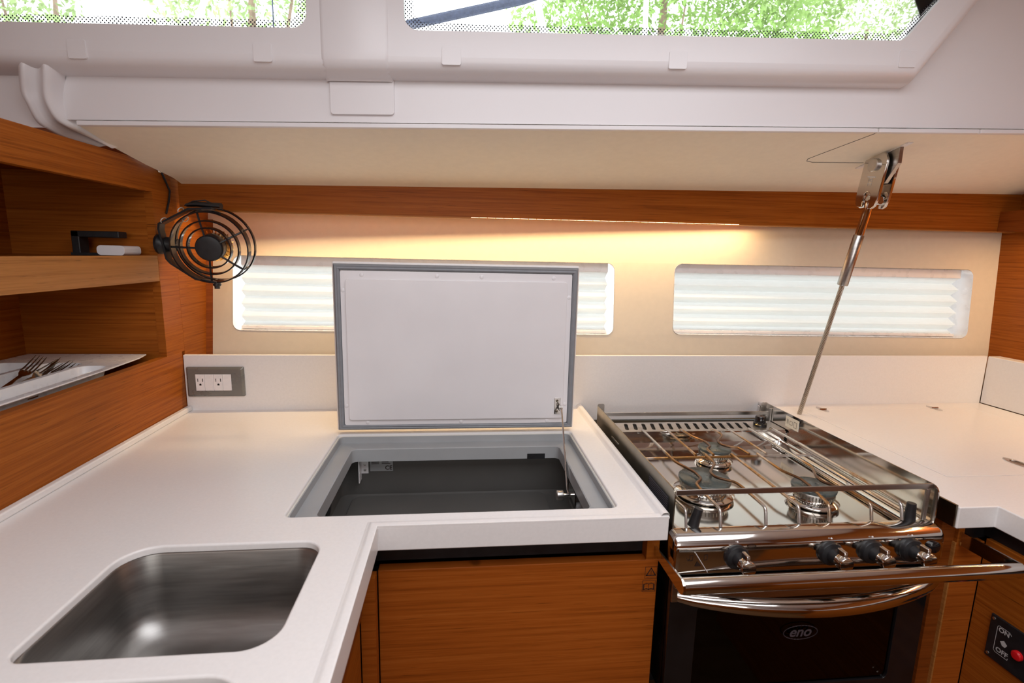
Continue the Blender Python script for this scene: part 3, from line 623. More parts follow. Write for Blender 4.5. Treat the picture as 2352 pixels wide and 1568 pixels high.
# side plates with folded ends
def sideplate(x, t, y0, y1): 
    P = [(y0, -.345), (y0, .020)]+[(y0+.014-.014*math.cos(a), .024+.014*math.sin(a)) for a in (0, .4, .8, 1.2, math.pi/2)]+[(y1, .038), (y1, -.345)]
    return MB().plate(P[::-1], [], lambda y, z, u: (x+u, y, z), 0, t)
lpz = obj('side_plate', sideplate(SX0-.002, .002, -.606, -.118), 'steel_dark', sv)
obj('rating_plate', MB().plate([(-.585, -.025), (-.49, -.025), (-.49, .017), (-.585, .017)], [], lambda y, z, u: (SX0-.002-u, y, z), 0, .0006), 'black', lpz)
rp = MB()
for k in range(9): rp.box(SX0-.0031, SX0-.0027, -.581, -.494, .0125-k*.004, .0137-k*.004)
obj('print', rp, 'ink_grey', lpz, kind='stuff')
obj('slot', MB().plate(rrect(-.30, -.25, .000, .004, .0018, 3), [], lambda y, z, u: (SX0-.002-u, y, z), 0, .0008), 'aluminium', lpz)
rpz = obj('side_plate', sideplate(SX1, .002, -.618, -.112), 'steel_mirror', sv)
sk = obj('instruction_sticker', MB().plate([(-.245, .004), (-.195, .004), (-.195, .031), (-.245, .031)], [], lambda y, z, u: (SX1-u, y, z), 0, .0008), 'zip_tie', rpz)
ic = MB(); fmI = lambda y, z: (SX1-.001, y, z)
for q in ([(-.201, .012), (-.201, .024), (-.206, .012), (-.206, .024)], [(-.212, .013), (-.222, .013), (-.222, .022), (-.212, .022), (-.212, .013)], [(-.228, .010), (-.238, .010), (-.238, .024), (-.228, .024), (-.228, .010)]):
    for a, b in zip(q, q[1:]): seg(ic, a, b, .0009, fmI)
obj('print', ic, 'ink', sk, recalc=False, kind='stuff')
for x in (SX0, SX1-.018): obj('rear_tab', MB().plate(rrect(x, x+.018, -.02, .041, .004, 3), [], lambda a, z, u: (a, -.113+u, z), 0, .0015), 'aluminium', sv)
obj('guard_bar', MB().box(SX0, SX1, -.607, -.604, .0295, .0395), 'steel_brushed', sv, bevel=.0012)
obj('guard_post', MB().box(.944, .951, -.609, -.604, -.029, .030), 'steel_brushed', sv, bevel=.001)
obj('guard_bar', MB().box(SX0, SX1, -.130, -.1275, .012, .022), 'steel_brushed', sv, bevel=.0012)
obj('guard_post', MB().box(.952, .9565, -.136, -.1275, -.02, .030), 'steel_brushed', sv, bevel=.001)
# vent strip at the rear
sl = []
for k in range(15):
    x = .5485+k*.0231; w_ = .0048; L_ = []
    for a, b, q0 in ((x+.0045, -.146, 0), (x-.004, -.182, 180)):
        for j in range(5): q = math.radians(q0+180*j/4); L_.append((a+w_*math.cos(q), b+.006*math.sin(q)))
    sl.append(L_)
ven = obj('vent_strip', MB().plate([(SX0+.003, -.200), (SX1-.003, -.200), (SX1-.003, -.132), (SX0+.003, -.132)], sl, ZP, -.0065, -.005), 'aluminium', sv)
obj('vent_front', MB().box(SX0+.004, SX1-.004, -.2015, -.200, -.034, -.005).box(SX0+.004, SX1-.004, -.206, -.2015, -.012, -.008), 'steel', sv)
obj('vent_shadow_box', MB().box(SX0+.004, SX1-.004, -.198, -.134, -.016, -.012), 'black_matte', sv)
dl = obj('dial', MB().lathe((.905, -.168, -.005), (0, 0, 1), [(0, .0165), (.008, .0165), (.010, .0135), (.024, .0125), (.026, .011)], 26), 'black_gloss', sv)
obj('dial_marks', MB().tube([(.905+.0166*math.cos(a), -.168+.0166*math.sin(a), .001) for a in [math.radians(200+9*k) for k in range(6)]], .0006, 5), 'gold_wire', dl)
# burners
for i, (bx_, by_, r) in enumerate(((.612, -.458, .050), (.713, -.302, .036), (.811, -.505, .040))):
    b = thing('burner', (bx_, by_, -.045), parent=sv)
    obj('bowl', MB().lathe((bx_, by_, -.046), (0, 0, 1), [(0, r*.92), (.004, r*1.12), (.009, r*1.16), (.012, r*1.05), (.015, r*.85), (.018, r*.85)], 36), 'steel', b, ang=50)
    cr = MB(); n = 40
    cr.lathe((bx_, by_, -.030), (0, 0, 1), [(0, r*.80), (.003, r*.86), (.012, r*.90), (.0165, r*.98), (.0175, r*.98)], 36)
    obj('ring', cr, 'steel_brushed', b, ang=40)
    th = MB()
    for k in range(n):
        a = 2*math.pi*k/n; th.cyl((bx_+r*.9*math.cos(a), by_+r*.9*math.sin(a), -.0275), (bx_+r*.93*math.cos(a), by_+r*.93*math.sin(a), -.021), .0011, 5)
    obj('flame_ports', th, 'steel_dark', b, kind='stuff')
    obj('cap', MB().lathe((bx_, by_, -.0122), (0, 0, 1), [(-.0025, r*.93), (-.002, r*.985), (.0008, r*1.0), (.003, r*.995), (.0045, r*.96), (.0048, r*.2)], 40), 'cap_enamel', b, ang=50)
    if i == 0: obj('burnt_food', MB().ball((bx_-.043, by_-.045, -.026), .008, 8, (1.3, .8, .5)), 'rust', b)
# pan support: each bent wire is a piece
gt = thing('pan_support', (.715, -.4, -.03), parent=sv)
def wire(pts, r=.0029):
    # round the corners, then subdivide for the heat tint
    P = [Vector(p) for p in pts]; Q = [P[0]]
    for a, b, c in zip(P, P[1:], P[2:]):
        k = min(.009, (b-a).length*.4, (c-b).length*.4); s0 = b+(a-b).normalized()*k; s1 = b+(c-b).normalized()*k
        for t in (0, .33, .67, 1): Q.append((s0*(1-t)*(1-t)+b*2*t*(1-t)+s1*t*t))
    Q.append(P[-1]); F = []
    for a, b in zip(Q, Q[1:]):
        n = max(1, int((b-a).length/.02)); F += [a.lerp(b, k/n) for k in range(n)]
    F.append(Q[-1]); return MB().tube(F, r, 8)
RZ, FZ = -.040, -.029
G = dict(A=[(.577,-.197),(.576,-.400),(.594,-.452),(.593,-.483),(.572,-.502),(.569,-.539),(.569,-.601)],
 B=[(.638,-.195),(.637,-.366)], C=[(.676,-.196),(.681,-.249),(.697,-.287),(.695,-.317),(.679,-.330),(.677,-.366)],
 D=[(.758,-.195),(.761,-.246),(.726,-.288),(.727,-.315),(.756,-.329),(.759,-.366)], E=[(.799,-.195),(.799,-.366)],
 F=[(.855,-.196),(.854,-.440),(.829,-.485),(.825,-.510),(.849,-.546),(.851,-.597)], G=[(.916,-.195),(.913,-.522),(.908,-.599)],
 H=[(.660,-.364),(.657,-.411),(.625,-.453),(.624,-.478),(.652,-.500),(.654,-.520),(.652,-.599)], I=[(.719,-.364),(.714,-.598)],
 J=[(.779,-.364),(.777,-.453),(.791,-.494),(.788,-.523),(.772,-.596)])
for k, P in G.items():
    z = 0.0; pts = [(x, y, z) for x, y in P]
    if k in 'ABCDEFG': pts = [(P[0][0], P[0][1]-.012 if k in 'ACFG' else P[0][1], RZ)]*(0)+[(P[0][0], P[0][1], RZ)]+pts
    if k in 'AFGHIJ': pts = pts+[(P[-1][0], P[-1][1]-.006, FZ)]
    if k in 'AF': pass
    obj('support_wire', wire(pts), 'grate_wire', gt, ang=70)
obj('support_wire', wire([(.522, -.369, -.004), (.905, -.369, -.004)]), 'grate_wire', gt, ang=70)
obj('support_wire', wire([(.53, -.197, -.018), (.922, -.197, -.018)], .0024), 'grate_wire', gt, ang=70)
obj('support_wire', wire([(.512, -.203, -.038), (.511, -.40, -.022), (.509, -.598, 0), (.509, -.604, FZ)], .0026), 'grate_wire', gt, ang=70)
# pot clamps
for x, y, tip in ((.523, -.6, .008), (.923, -.604, .0)):
    obj('pot_clamp', MB().tube([(x, y, -.030), (x+tip, y, .002)], [.0095, .0072], 10), 'black', sv, ang=40)
# control panel
cp = MB(); CX0, CX1 = .478, .967
pf = [(-.606, -.0295), (-.618, -.030), (-.628, -.034), (-.634, -.041), (-.636, -.050), (-.636, -.088), (-.634, -.096), (-.628, -.102), (-.618, -.105), (-.606, -.105)]
cpm = (-.612, -.068); lp = []
for x, k in ((CX0, .80), (CX0+.001, .88), (CX0+.004, .95), (CX0+.009, 1), (CX1-.009, 1), (CX1-.004, .95), (CX1-.001, .88), (CX1, .80)):
    lp.append([(x, cpm[0]+(y-cpm[0])*k, cpm[1]+(z-cpm[1])*k) for y, z in pf])
cp.loft(lp, cap0=True, cap1=True)
cpo = obj('control_panel', cp, 'steel', sv, ang=60)
for i, x in enumerate((.584, .751, .826, .900)):
    z = -.066
    kn = obj('knob', MB().lathe((x, -.636, z), (0, -1, .04), [(0, .0205), (.004, .021), (.008, .019), (.010, .0125), (.024, .0095), (.026, .0095)], 28), 'black', cpo, ang=40)
    obj('knob_cap', MB().lathe((x, -.661, z+.001), (0, -1, .04), [(0, .0118), (.014, .0125), (.0155, .0115), (.016, .003)], 24), 'steel', kn, ang=40)
    obj('pointer', MB().box(x-.0035, x+.0035, -.672, -.655, z+.008, z+.0215), 'steel', kn, bevel=.002)
    obj('marker_dot', MB().ball((x, -.6365, -.040), .0016, 8), 'white_plastic', kn)
ig = obj('ignition_button', MB().lathe((.944, -.636, -.063), (0, -1, 0), [(0, .0105), (.004, .0105), (.006, .008), (.0065, .001)], 22), 'black_gloss', cpo)
mk = MB(); fmC = lambda x, z: (x, -.6366, z)
for x, z in ((.563, -.052), (.610, -.049)):
    pts = [(x+.0075*math.cos(2*math.pi*k/16), z+.0033*math.sin(2*math.pi*k/16)) for k in range(16)]
    for a, b in zip(pts, pts[1:]+pts[:1]): seg(mk, a, b, .0008, fmC)
    for k in range(-4, 5): seg(mk, (x+k*.0015, z-.001), (x+k*.0015, z+.0015), .0005, fmC)
for x in (.776, .851, .925): mk.lathe((x, -.6362, -.048), (0, -1, 0), [(0, .0016), (.0005, .0016)], 8)
for x, z in ((.506, -.066), (.531, -.066)):
    q = [(x-.002, z-.005), (x+.003, z-.004), (x+.003, z+.005), (x-.002, z+.004), (x-.002, z-.005)]
    for a, b in zip(q, q[1:]): seg(mk, a, b, .0008, fmC)
seg(mk, (.499, -.066), (.501, -.071), .001, fmC); seg(mk, (.501, -.071), (.504, -.068), .001, fmC)
mk.add([fmC(.513, -.081), fmC(.525, -.081), fmC(.517, -.072)], [(0, 1, 2)])
obj('print', mk, 'ink', cpo, recalc=False, kind='stuff')
obj('lever', MB().tube([(.512, -.637, -.056), (.526, -.655, -.080)], .0011, 6), 'aluminium', cpo)
# oven door
dr = thing('oven_door', (.72, -.62, -.345), parent=sv)
obj('frame', MB().plate(rrect(.482, .962, -.350, -.112, .006, 3), [rrect(.532, .908, -.332, -.165, .01, 4)], lambda x, z, u: (x, -.612-u, z), 0, .012), 'black_gloss', dr, bevel=.002)
obj('glass', MB().plate(rrect(.533, .907, -.331, -.166, .01, 4), [], lambda x, z, u: (x, -.615-u, z), 0, .005), 'oven_glass', dr)
lg = MB().text('eno', .027, (.7255, -.6246, -.2255), (1, 0, 0), (0, 0, 1), .25, .0006); ep = []
fmL = lambda x, z: (x, -.6246, z)
for k in range(32): a = 2*math.pi*k/32; ep.append((.7265+.032*math.cos(a), -.226+.0135*math.sin(a)))
for a, b in zip(ep, ep[1:]+ep[:1]): seg(lg, a, b, .0017, fmL)
obj('logo', lg, 'ink_grey', dr, recalc=False)
hp = []; hrad = []
for k in range(21):
    t = k/20; b_ = math.sin(math.pi*t)
    hp.append((.486+.466*t, -.640-.046*b_**.8, -.132+.005*t-.0005*b_)); hrad.append(.0085+.0065*b_**.6)
hd = MB().tube(hp, hrad, 16)
obj('handle', hd, 'steel', dr, ang=60)
obj('handle_plate', MB().box(.482, .962, -.6285, -.6245, -.152, -.114), 'steel_brushed', dr, bevel=.0012)
obj('hinge_pin', MB().lathe((.489, -.628, -.120), (0, -1, 0), [(0, .005), (.004, .005), (.006, .003)], 14), 'steel', dr)
# safety bar across the stove bay
gb = thing('safety_bar', (.75, -.65, -.09), 'long stainless safety bar across the front of the stove', 'rail')
obj('bar', MB().tube([(.463, -.700, -.070), (1.037, -.700, -.070)], .0125, 20), 'steel', gb)
obj('arm', MB().plate([(-.594, -.068), (-.700, -.058), (-.708, -.064), (-.710, -.072), (-.706, -.080), (-.700, -.083), (-.594, -.083)], [], lambda y, z, u: (.4605+u, y, z), 0, .003), 'steel', gb)
obj('arm', MB().plate([(-.5985, -.060), (-.700, -.058), (-.708, -.064), (-.710, -.072), (-.706, -.080), (-.700, -.083), (-.5985, -.085)], [], lambda y, z, u: (1.036+u*(1), y, z), 0, .003), 'steel', gb)
# ------------------------------------------------------------------ shelf unit on the left
su = thing('shelf_unit', (-.75, -.55, .012), 'teak open shelf unit on the left wall with two compartments', 'shelf')
YA, YB = -1.2, -.068
obj('lower_fascia', B(-.603, -.5845, YA, -.0005, -.0415, .156), 'wood', su)
obj('shelf_fascia', B(-.603, -.5855, YA, YB, .340, .400), 'wood_pale', su)
obj('top_beam', B(-.603, -.585, YA, .013, .546, .612), 'wood', su)
obj('stile', MB().box(-.603, -.585, YB, .0130, .156, .546), 'wood', su)
obj('return_panel', MB().plate([(.0125, -.04), (hy(-.585, -.04), -.04), (hy(-.585, .60), .60), (.0135, .60), (.0135, .15), (.0125, .15)][::-1], [], lambda y, z, u: (-.585-u, y, z), 0, .016), 'wood', su)
obj('corner_bead', MB().hexa([(-.585, hy(-.585, .08)-.012, .08), (-.572, hy(-.575, .08)-.0015, .08), (-.572, hy(-.575, .08), .08), (-.585, hy(-.585, .08), .08),
                              (-.585, hy(-.585, .50)-.012, .50), (-.571, hy(-.575, .50)-.0015, .50), (-.571, hy(-.575, .50), .50), (-.585, hy(-.585, .50), .50)]), 'wood_dark', su)
obj('end_panel', B(-.9, -.603, YB+.001, YB+.016, .09, .60), 'wood', su)
obj('back_panel', B(-.915, -.9, YA, YB+.016, .09, .60), 'wood', su)
obj('shelf_board', B(-.9, -.6032, YA, YB, .382, .398), 'wood', su)
obj('bottom_board', B(-.9, -.6032, YA, YB, .09, .104), 'wood', su)
obj('top_board', B(-.9, -.6032, YA, YB, .585, .60), 'wood', su)
obj('screw', MB().lathe((-.584, -.032, .598), (1, 0, 0), [(0, .006), (.003, .0055), (.006, .003), (.0065, .001)], 14), 'steel', su)
obj('leak_blocker', MB().box(-.94, -.586, .0145, .03, .60, .70).box(-.94, -.586, -.275, .03, .70, .71), 'wood_dark', su)  # boards added to stop outside light leaking in above the shelves
# cutlery tray and cutlery
ct = thing('cutlery_tray', (-.74, -.34, .105), 'white plastic cutlery tray in the lower shelf compartment', 'tray')
wells = [(-.865, -.780), (-.768, -.690), (-.678, -.622)]
TZ, BZ = .166, .116
fr = [(-.882, -.60), (-.606, -.60), (-.604, -.45), (-.606, -.25), (-.612, -.13), (-.622, -.085), (-.882, -.085)]
hl = [rrect(a, b, -.58, -.185 if i < 2 else -.215, .02, 5) for i, (a, b) in enumerate(wells)]
obj('rim', MB().plate(fr, hl, ZP, TZ-.003, TZ), 'white_plastic', ct, bevel=.001)
for a, b in wells:
    y1 = -.185 if b < -.65 else -.215
    mb = MB(); mb.loft([[(x, y, TZ-.001) for x, y in rrect(a, b, -.58, y1, .02, 5)], [(x, y, BZ+.006) for x, y in rrect(a+.007, b-.007, -.573, y1-.010, .018, 5)], [(x, y, BZ) for x, y in rrect(a+.014, b-.014, -.566, y1-.017, .012, 5)]], cap1=True)
    obj('well', mb, 'white_plastic', ct, ang=50)
obj('skirt', MB().plate(fr, [[(x*.985-.011, y) for x, y in fr]], ZP, .107, TZ-.003), 'white_plastic', ct) if False else None
def fork(org, d, up, L=.17, lab='', tw=0):
    o = Vector(org); d = Vector(d).normalized(); up = Vector(up); up = (up-d*up.dot(d)).normalized(); s_ = d.cross(up)
    if tw: up, s_ = up*math.cos(tw)+s_*math.sin(tw), s_*math.cos(tw)-up*math.sin(tw)
    t = thing('fork', o, lab, 'fork', 'forks in the cutlery tray')
    hw = [(0, .008, 0), (.02, .0085, .001), (.06, .005, .002), (.09, .003, .001), (.105, .0035, -.001), (.115, .009, -.003), (.125, .0115, -.002)]
    mb = MB(); mb.loft([[o+d*a+s_*w_+up*(h-.0008), o+d*a+s_*w_+up*(h+.0008), o+d*a-s_*w_+up*(h+.0008), o+d*a-s_*w_+up*(h-.0008)] for a, w_, h in hw], cap0=True, cap1=True)
    obj('handle', mb, 'steel', t, bevel=.0004)
    for k in range(4):
        q = (k-1.5)*.0062; pts = [o+d*(.122+.012*j)+s_*q+up*(-.002+.006*(j/4)**2) for j in range(5)]
        obj('tine', MB().tube(pts, [.0016, .0015, .0014, .0012, .0006], 6), 'steel_dark', t)
fork((-.731, -.394, .126), (-.05, .93, .36), (.3, -.2, .9), lab='fork standing highest in the cutlery tray, tines pointing up')
for tip, d_, tw, lb_ in (((-.700, -.205, .168), (.04, .97, .20), .5, 'fork with its tines furthest to the right in the tray'),
                         ((-.716, -.224, .178), (.06, .96, .26), -.5, 'fork on top of the heap just right of the standing fork'),
                         ((-.703, -.238, .176), (.10, .96, .25), .9, 'fork lying nearest the front divider of the heap'),
                         ((-.727, -.214, .166), (.02, .98, .18), -.9, 'lowest fork of the heap, half hidden by the others')):
    d_ = Vector(d_).normalized(); fork(Vector(tip)-d_*.17, d_, (0, 0, 1), lab=lb_, tw=tw)
kf = thing('table_knife', (-.80, -.47, .15), 'dark-handled knife lying in the cutlery tray at the photo edge', 'knife')
mb = MB(); o = Vector((-.800, -.222, .152)); d = Vector((-.05, -.99, -.08)).normalized()
obj('handle', MB().tube([o, o+d*.015, o+d*.05, o+d*.09], [.006, .0095, .0095, .008], 12, rx=.006), 'black', kf)
obj('blade', MB().tube([o+d*.088, o+d*.15, o+d*.19, o+d*.2], [.009, .0095, .006, .001], 8, rx=.0008), 'steel', kf)
sp_ = thing('table_spoon', (-.648, -.4, .14), 'slim spoon lying in the front well of the cutlery tray', 'spoon')
o = Vector((-.638, -.252, .156)); d = Vector((.0, -1, -.02)).normalized()
obj('handle', MB().tube([o, o+d*.03, o+d*.09, o+d*.14], [.0055, .005, .003, .003], 8, rx=.0012), 'steel', sp_)
obj('spoon_bowl', MB().ball(o+d*.165, .02, 14, (.8, 1.35, .22)), 'steel', sp_)
# things on the upper shelf
ph = obj('small_case', MB().plate(rrect(-.665, -.608, .4, .421, .008, 5), [], lambda x, z, u: (x, -.15+u, z), 0, .06), 'liner_white', bevel=.003, seg=3, label='small pale rounded case on the upper shelf', cat='case')
bs = thing('display_stand', (-.72, -.11, .398), 'dark open stand at the back of the upper shelf', 'stand')
obj('post', B(-.735, -.718, -.12, -.09, .3985, .452), 'black', bs, bevel=.002); obj('top_bar', B(-.735, -.635, -.12, -.09, .438, .452), 'black', bs, bevel=.002); obj('foot', B(-.735, -.668, -.125, -.085, .3985, .404), 'black', bs)
# ------------------------------------------------------------------ fan
fn = thing('cabin_fan', (-.47, -.07, .33), 'black caged cabin fan on a bracket beside the shelves', 'fan')
fc_ = Vector((-.455, -.078, .424)); ax = Vector((.10, -.955, -.17)).normalized()
def ring(c, r, dep, th=.0016, n=48):
    return MB().lathe(c, ax, [(-dep/2, r-th), (-dep/2, r+th), (dep/2, r+th), (dep/2, r-th), (-dep/2, r-th)], n, cap=False)
FR = .082
e1 = (Vector((0,0,1))-ax*ax.z).normalized(); e2 = ax.cross(e1)
obj('cage_ring', ring(fc_+ax*.012, FR, .024), 'black_gloss', fn)
obj('cage_ring', ring(fc_-ax*.026, FR+.004, .010), 'black_gloss', fn)
obj('cage_ring', ring(fc_+ax*.018, .062, .015), 'black_gloss', fn); obj('cage_ring', ring(fc_+ax*.020, .046, .015), 'black_gloss', fn)
for a in (103, 28, -38, -95, 180):
    dv = e1*math.sin(math.radians(a))-e2*math.cos(math.radians(a))
    obj('spoke', MB().tube([fc_+ax*.026+dv*.028, fc_+ax*.022+dv*.06, fc_+ax*.016+dv*FR], .0024, 6), 'black', fn)
    obj('rear_spoke', MB().tube([fc_+ax*.010+dv*(FR+.001), fc_-ax*.026+dv*(FR+.003)], .0022, 6), 'black', fn)
hb = obj('hub', MB().lathe(fc_, ax, [(.0, .029), (.020, .030), (.026, .030), (.030, .0275), (.0315, .020), (.031, .008), (.0315, .001)], 36), 'black', fn, ang=40)
obj('motor', MB().lathe(fc_, ax, [(-.040, .020), (-.034, .028), (-.004, .030), (0, .030)], 30), 'steel_dark', fn)
for k in range(22):
    a = 2*math.pi*k/22; d0 = e1*math.cos(a)+e2*math.sin(a); d2 = e1*math.cos(a+.35)+e2*math.sin(a+.35)
    p = fc_-ax*.006; q = fc_-ax*.034
    obj('blade', MB().add([p+d0*.029, p+d0*.037, q+d2*.037, q+d2*.028, p+d0*.029+ax*.001, p+d0*.037+ax*.001, q+d2*.037+ax*.001, q+d2*.028+ax*.001], [(0, 1, 2, 3), (7, 6, 5, 4), (0, 4, 5, 1), (1, 5, 6, 2), (2, 6, 7, 3), (3, 7, 4, 0)]), 'gold_wire', fn)
yk = [(-.448, -.078, .513), (-.500, -.076, .511), (-.571, -.072, .474), (-.574, -.070, .462), (-.562, -.070, .392), (-.553, -.070, .381), (-.497, -.076, .345), (-.448, -.078, .3365)]
mb = MB(); mb.loft([[Vector(p)+Vector((0, -.011, 0))+o_ for o_ in (Vector((0, 0, 0)), Vector((0, .022, 0)))] + [Vector(p)+(Vector((fc_.x, p[1], fc_.z))-Vector(p)).normalized()*.005+Vector((0, .011, 0)), Vector(p)+(Vector((fc_.x, p[1], fc_.z))-Vector(p)).normalized()*.005+Vector((0, -.011, 0))] for p in yk], cap0=True, cap1=True)
obj('bracket', mb, 'black', fn, ang=30)
obj('pivot_screw', MB().lathe((-.452, -.078, .3365), (0, 0, -1), [(0, .009), (.004, .009), (.007, .006), (.012, .006)], 14), 'black', fn)
obj('switch_box', MB().tube([(-.505, -.078, .517), (-.485, -.078, .520), (-.430, -.078, .517)], [.004, .006, .007], 10, rx=.010), 'black', fn)
obj('wall_mount', MB().lathe((-.585, -.060, .427), (1, 0, 0), [(0, .023), (.006, .024), (.010, .020), (.016, .017), (.040, .0165), (.045, .012)], 26), 'black', fn, ang=40)
obj('power_cable', MB().tube([(-.5825, -.020, .50), (-.5825, -.004, .53), (-.5825, .004, .556), (-.5825, -.012, .578), (-.5825, -.026, .597)], .0022, 8), 'black', fn)
obj('cable_loop', MB().tube([(-.51, -.080, .516), (-.490, -.082, .526), (-.463, -.082, .529), (-.440, -.080, .518)], .0016, 6), 'black', fn)
for p in ((-.56, -.076, .481), (-.520, -.078, .505), (-.508, -.085, .485)):
    p = Vector(p); obj('zip_tie', MB().tube([p+Vector((.003*math.cos(a), .012*math.sin(a), .006*math.cos(a))) for a in [2*math.pi*k/14 for k in range(14)]], .0012, 6, closed=True), 'zip_tie', fn)
# ------------------------------------------------------------------ socket plate
ol = thing('wall_socket', (-.505, 0, .037), 'grey twin wall socket plate on the backsplash', 'socket')
pt = MB(); L0_ = rrect(-.577, -.435, .0375, .116, .003, 3); L1 = rrect(-.572, -.440, .0425, .111, .003, 3); L2 = rrect(-.5545, -.4655, .0535, .098, .001, 3)
pt.loft([[(x, 0, z) for x, z in L0_], [(x, -.004, z) for x, z in L0_], [(x, -.0085, z) for x, z in L1], [(x, -.0085, z) for x, z in L2], [(x, -.004, z) for x, z in L2]])
obj('frame_plate', pt, 'plate_grey', ol, ang=20)
for k in range(4):
    x0 = -.5542+k*.0222
    md = obj('module', B(x0, x0+.0218, -.0082, -.003, .0538, .0976), 'white_plastic', ol, bevel=.0006)
    if k % 2 == 0:
        cx = x0+.0115; h_ = MB().box(cx-.0065, cx-.0050, -.00835, -.0080, .078, .086).box(cx+.005, cx+.0068, -.00835, -.0080, .078, .086)
        h_.lathe((cx, -.0080, .0705), (0, -1, 0), [(0, .0026), (.0004, .0026)], 14).box(cx-.0026, cx+.0026, -.0084, -.0080, .0681, .0705)
        obj('pin_holes', h_, 'black', md)
# ------------------------------------------------------------------ shroud tie rod
tr = thing('shroud_tie_rod', (1.07, -.10, .0), 'stainless shroud tie rod and wire running from ceiling to worktop', 'rigging rod')
pinC = Vector((1.095, -.224, .643)); low = Vector((1.098, -.209, .560))
def jaw(x):
    # rounded plate in the fore-and-aft plane with a slot at the bottom
    d = (low-pinC); d.x = 0; L = d.length; d.normalize(); s_ = Vector((0, -d.z, d.y)); w_ = .034; P = []
    for k in range(9): q = math.pi*k/8; P.append((w_*math.cos(q), -.004-.030*math.sin(q)))
    P = P[::-1]   # left..right over the top
    out_ = [(p[0], p[1]) for p in P]
    bot = [(w_, L-.010), (w_-.004, L+.006), (w_-.012, L+.012), (.011, L+.012), (.011, L-.012)]+[(.011*math.cos(math.pi*k/6), L-.012-.013*math.sin(math.pi*k/6)) for k in range(1, 6)]+[(-.011, L-.012), (-.011, L+.012), (-w_+.012, L+.012), (-w_+.004, L+.006), (-w_, L-.010)]
    poly = out_+bot
    f = lambda a, b, u: tuple(Vector((x+u, pinC.y, pinC.z))+s_*a+d*b)
    return MB().plate(poly[::-1], [], f, 0, .007)
obj('jaw_plate', jaw(1.083), 'steel', tr, bevel=.0015); obj('jaw_plate', jaw(1.110), 'steel', tr, bevel=.0015)
obj('clevis_pin', MB().lathe((1.118, pinC.y, pinC.z), (-1, 0, 0), [(0, .0135), (.035, .0135), (.035, .0150), (.040, .0150), (.0415, .0135), (.0418, .001)], 26), 'aluminium', tr, ang=40)
obj('chainplate', MB().plate([(-.275, .705), (-.275, .64), (-.245, .60), (-.218, .60), (-.185, .64), (-.165, .705)], [], lambda y, z, u: (1.095+u, y, z), 0, .010), 'steel_brushed', tr, bevel=.001)
obj('slot_trim', MB().plate([(1.094, -.295), (1.1075, -.295), (1.1075, -.150), (1.094, -.150)], [], lambda x, y, t: (x, y, pz(x, y)-.001+t), -.0008, .0008), 'white_plastic', tr)
obj('cross_pin', MB().cyl((1.0975, low.y-.029, low.z+.003), (1.0975, low.y+.029, low.z-.001), .009, 18), 'steel', tr)
def marks():
    mb = MB(); d = (low-pinC); d.x = 0; d.normalize(); s_ = Vector((0, -d.z, d.y)); f = lambda a, b: tuple(Vector((1.0827, pinC.y, pinC.z))+s_*a+d*b)
    seg(mb, (-.011, .026), (.011, .026), .003, f); 
    for q in ((-.004, .031), (.0015, .031)):
        for a, b in (((q[0], q[1]), (q[0]+.0045, q[1])), ((q[0]+.0045, q[1]), (q[0]+.0045, q[1]+.005)), ((q[0]+.0045, q[1]+.005), (q[0], q[1]+.005)), ((q[0], q[1]+.010), (q[0]+.0045, q[1]+.010))): seg(mb, a, b, .001, f)
    for x in (-.005, .006): seg(mb, (x, .028), (x, .047), .0006, f)
    return mb
obj('engraving', marks(), 'ink_white', tr, recalc=False)
top = Vector((1.0965, -.209, .562)); bot = Vector((1.066, -.090, -.012)); dv = (bot-top).normalized(); Lr = (bot-top).length
tt = lambda k: top+dv*k
obj('eye_stud', MB().tube([tt(-.018), tt(-.012), tt(-.004), tt(.006), tt(.016), tt(.03), tt(.078)], [.004, .0105, .0125, .0105, .0085, .0095, .0098], 18), 'steel', tr, ang=60)
obj('socket', MB().tube([tt(.078), tt(.08), tt(.202), tt(.204)], [.0098, .0115, .0125, .0118], 20), 'steel_brushed', tr, ang=40)
e_a = dv.orthogonal().normalized(); e_b = dv.cross(e_a)
for k in range(9):
    a0 = 2*math.pi*k/9; pts = [tt(.204+(Lr-.204)*j/60)+(e_a*math.cos(a0+j*.33)+e_b*math.sin(a0+j*.33))*.0042 for j in range(61)]
    obj('wire_strand', MB().tube(pts, .0017, 5), 'wire_steel', tr, ang=80)
# ------------------------------------------------------------------ outside, seen through the deck windows
def stanchion(p0, p1, r, lab, m='white_paint'):
    t = thing('stanchion', p0, lab, 'stanchion', 'deck posts outside')
    obj('tube', MB().tube([p0, p1], r, 12), m, t); obj('foot', MB().lathe(p0, (0, 0, 1), [(0, r*2.2), (.012, r*2.2), (.014, r*1.3), (.05, r*1.3)], 16), 'steel', t)
stanchion((.52, .5, .745), (.33, .5, 1.45), .013, 'slanting white post outside the right coachroof window')
stanchion((.77, .5, .745), (.755, .5, 1.5), .009, 'upright white post outside, in the middle of the right coachroof window')
stanchion((-.90, .5, .745), (-.56, .5, 1.45), .009, 'slanting white post outside the left coachroof window')
obj('side_deck', MB().plate([(-1.4, .62), (-1.4, ly(-1.4)+.008), (2.2, ly(2.2)+.008), (2.2, .62)], [], ZP, .715, .745), 'white_paint', label='white side deck outside the coachroof windows', kind='structure')
obj('deck_line', MB().tube([(-.06, .36, 1.10), (.10, .37, 1.147), (.32, .41, 1.222), (.7, .45, 1.38)], .014, 10), 'rope', label='thick dark line slanting across the right coachroof window', cat='rope')
obj('guard_wire', MB().tube([(-.478, .5, .745), (-.476, .5, 1.45)], .0022, 6), 'rope', label='thin dark wire outside the left coachroof window', cat='wire')
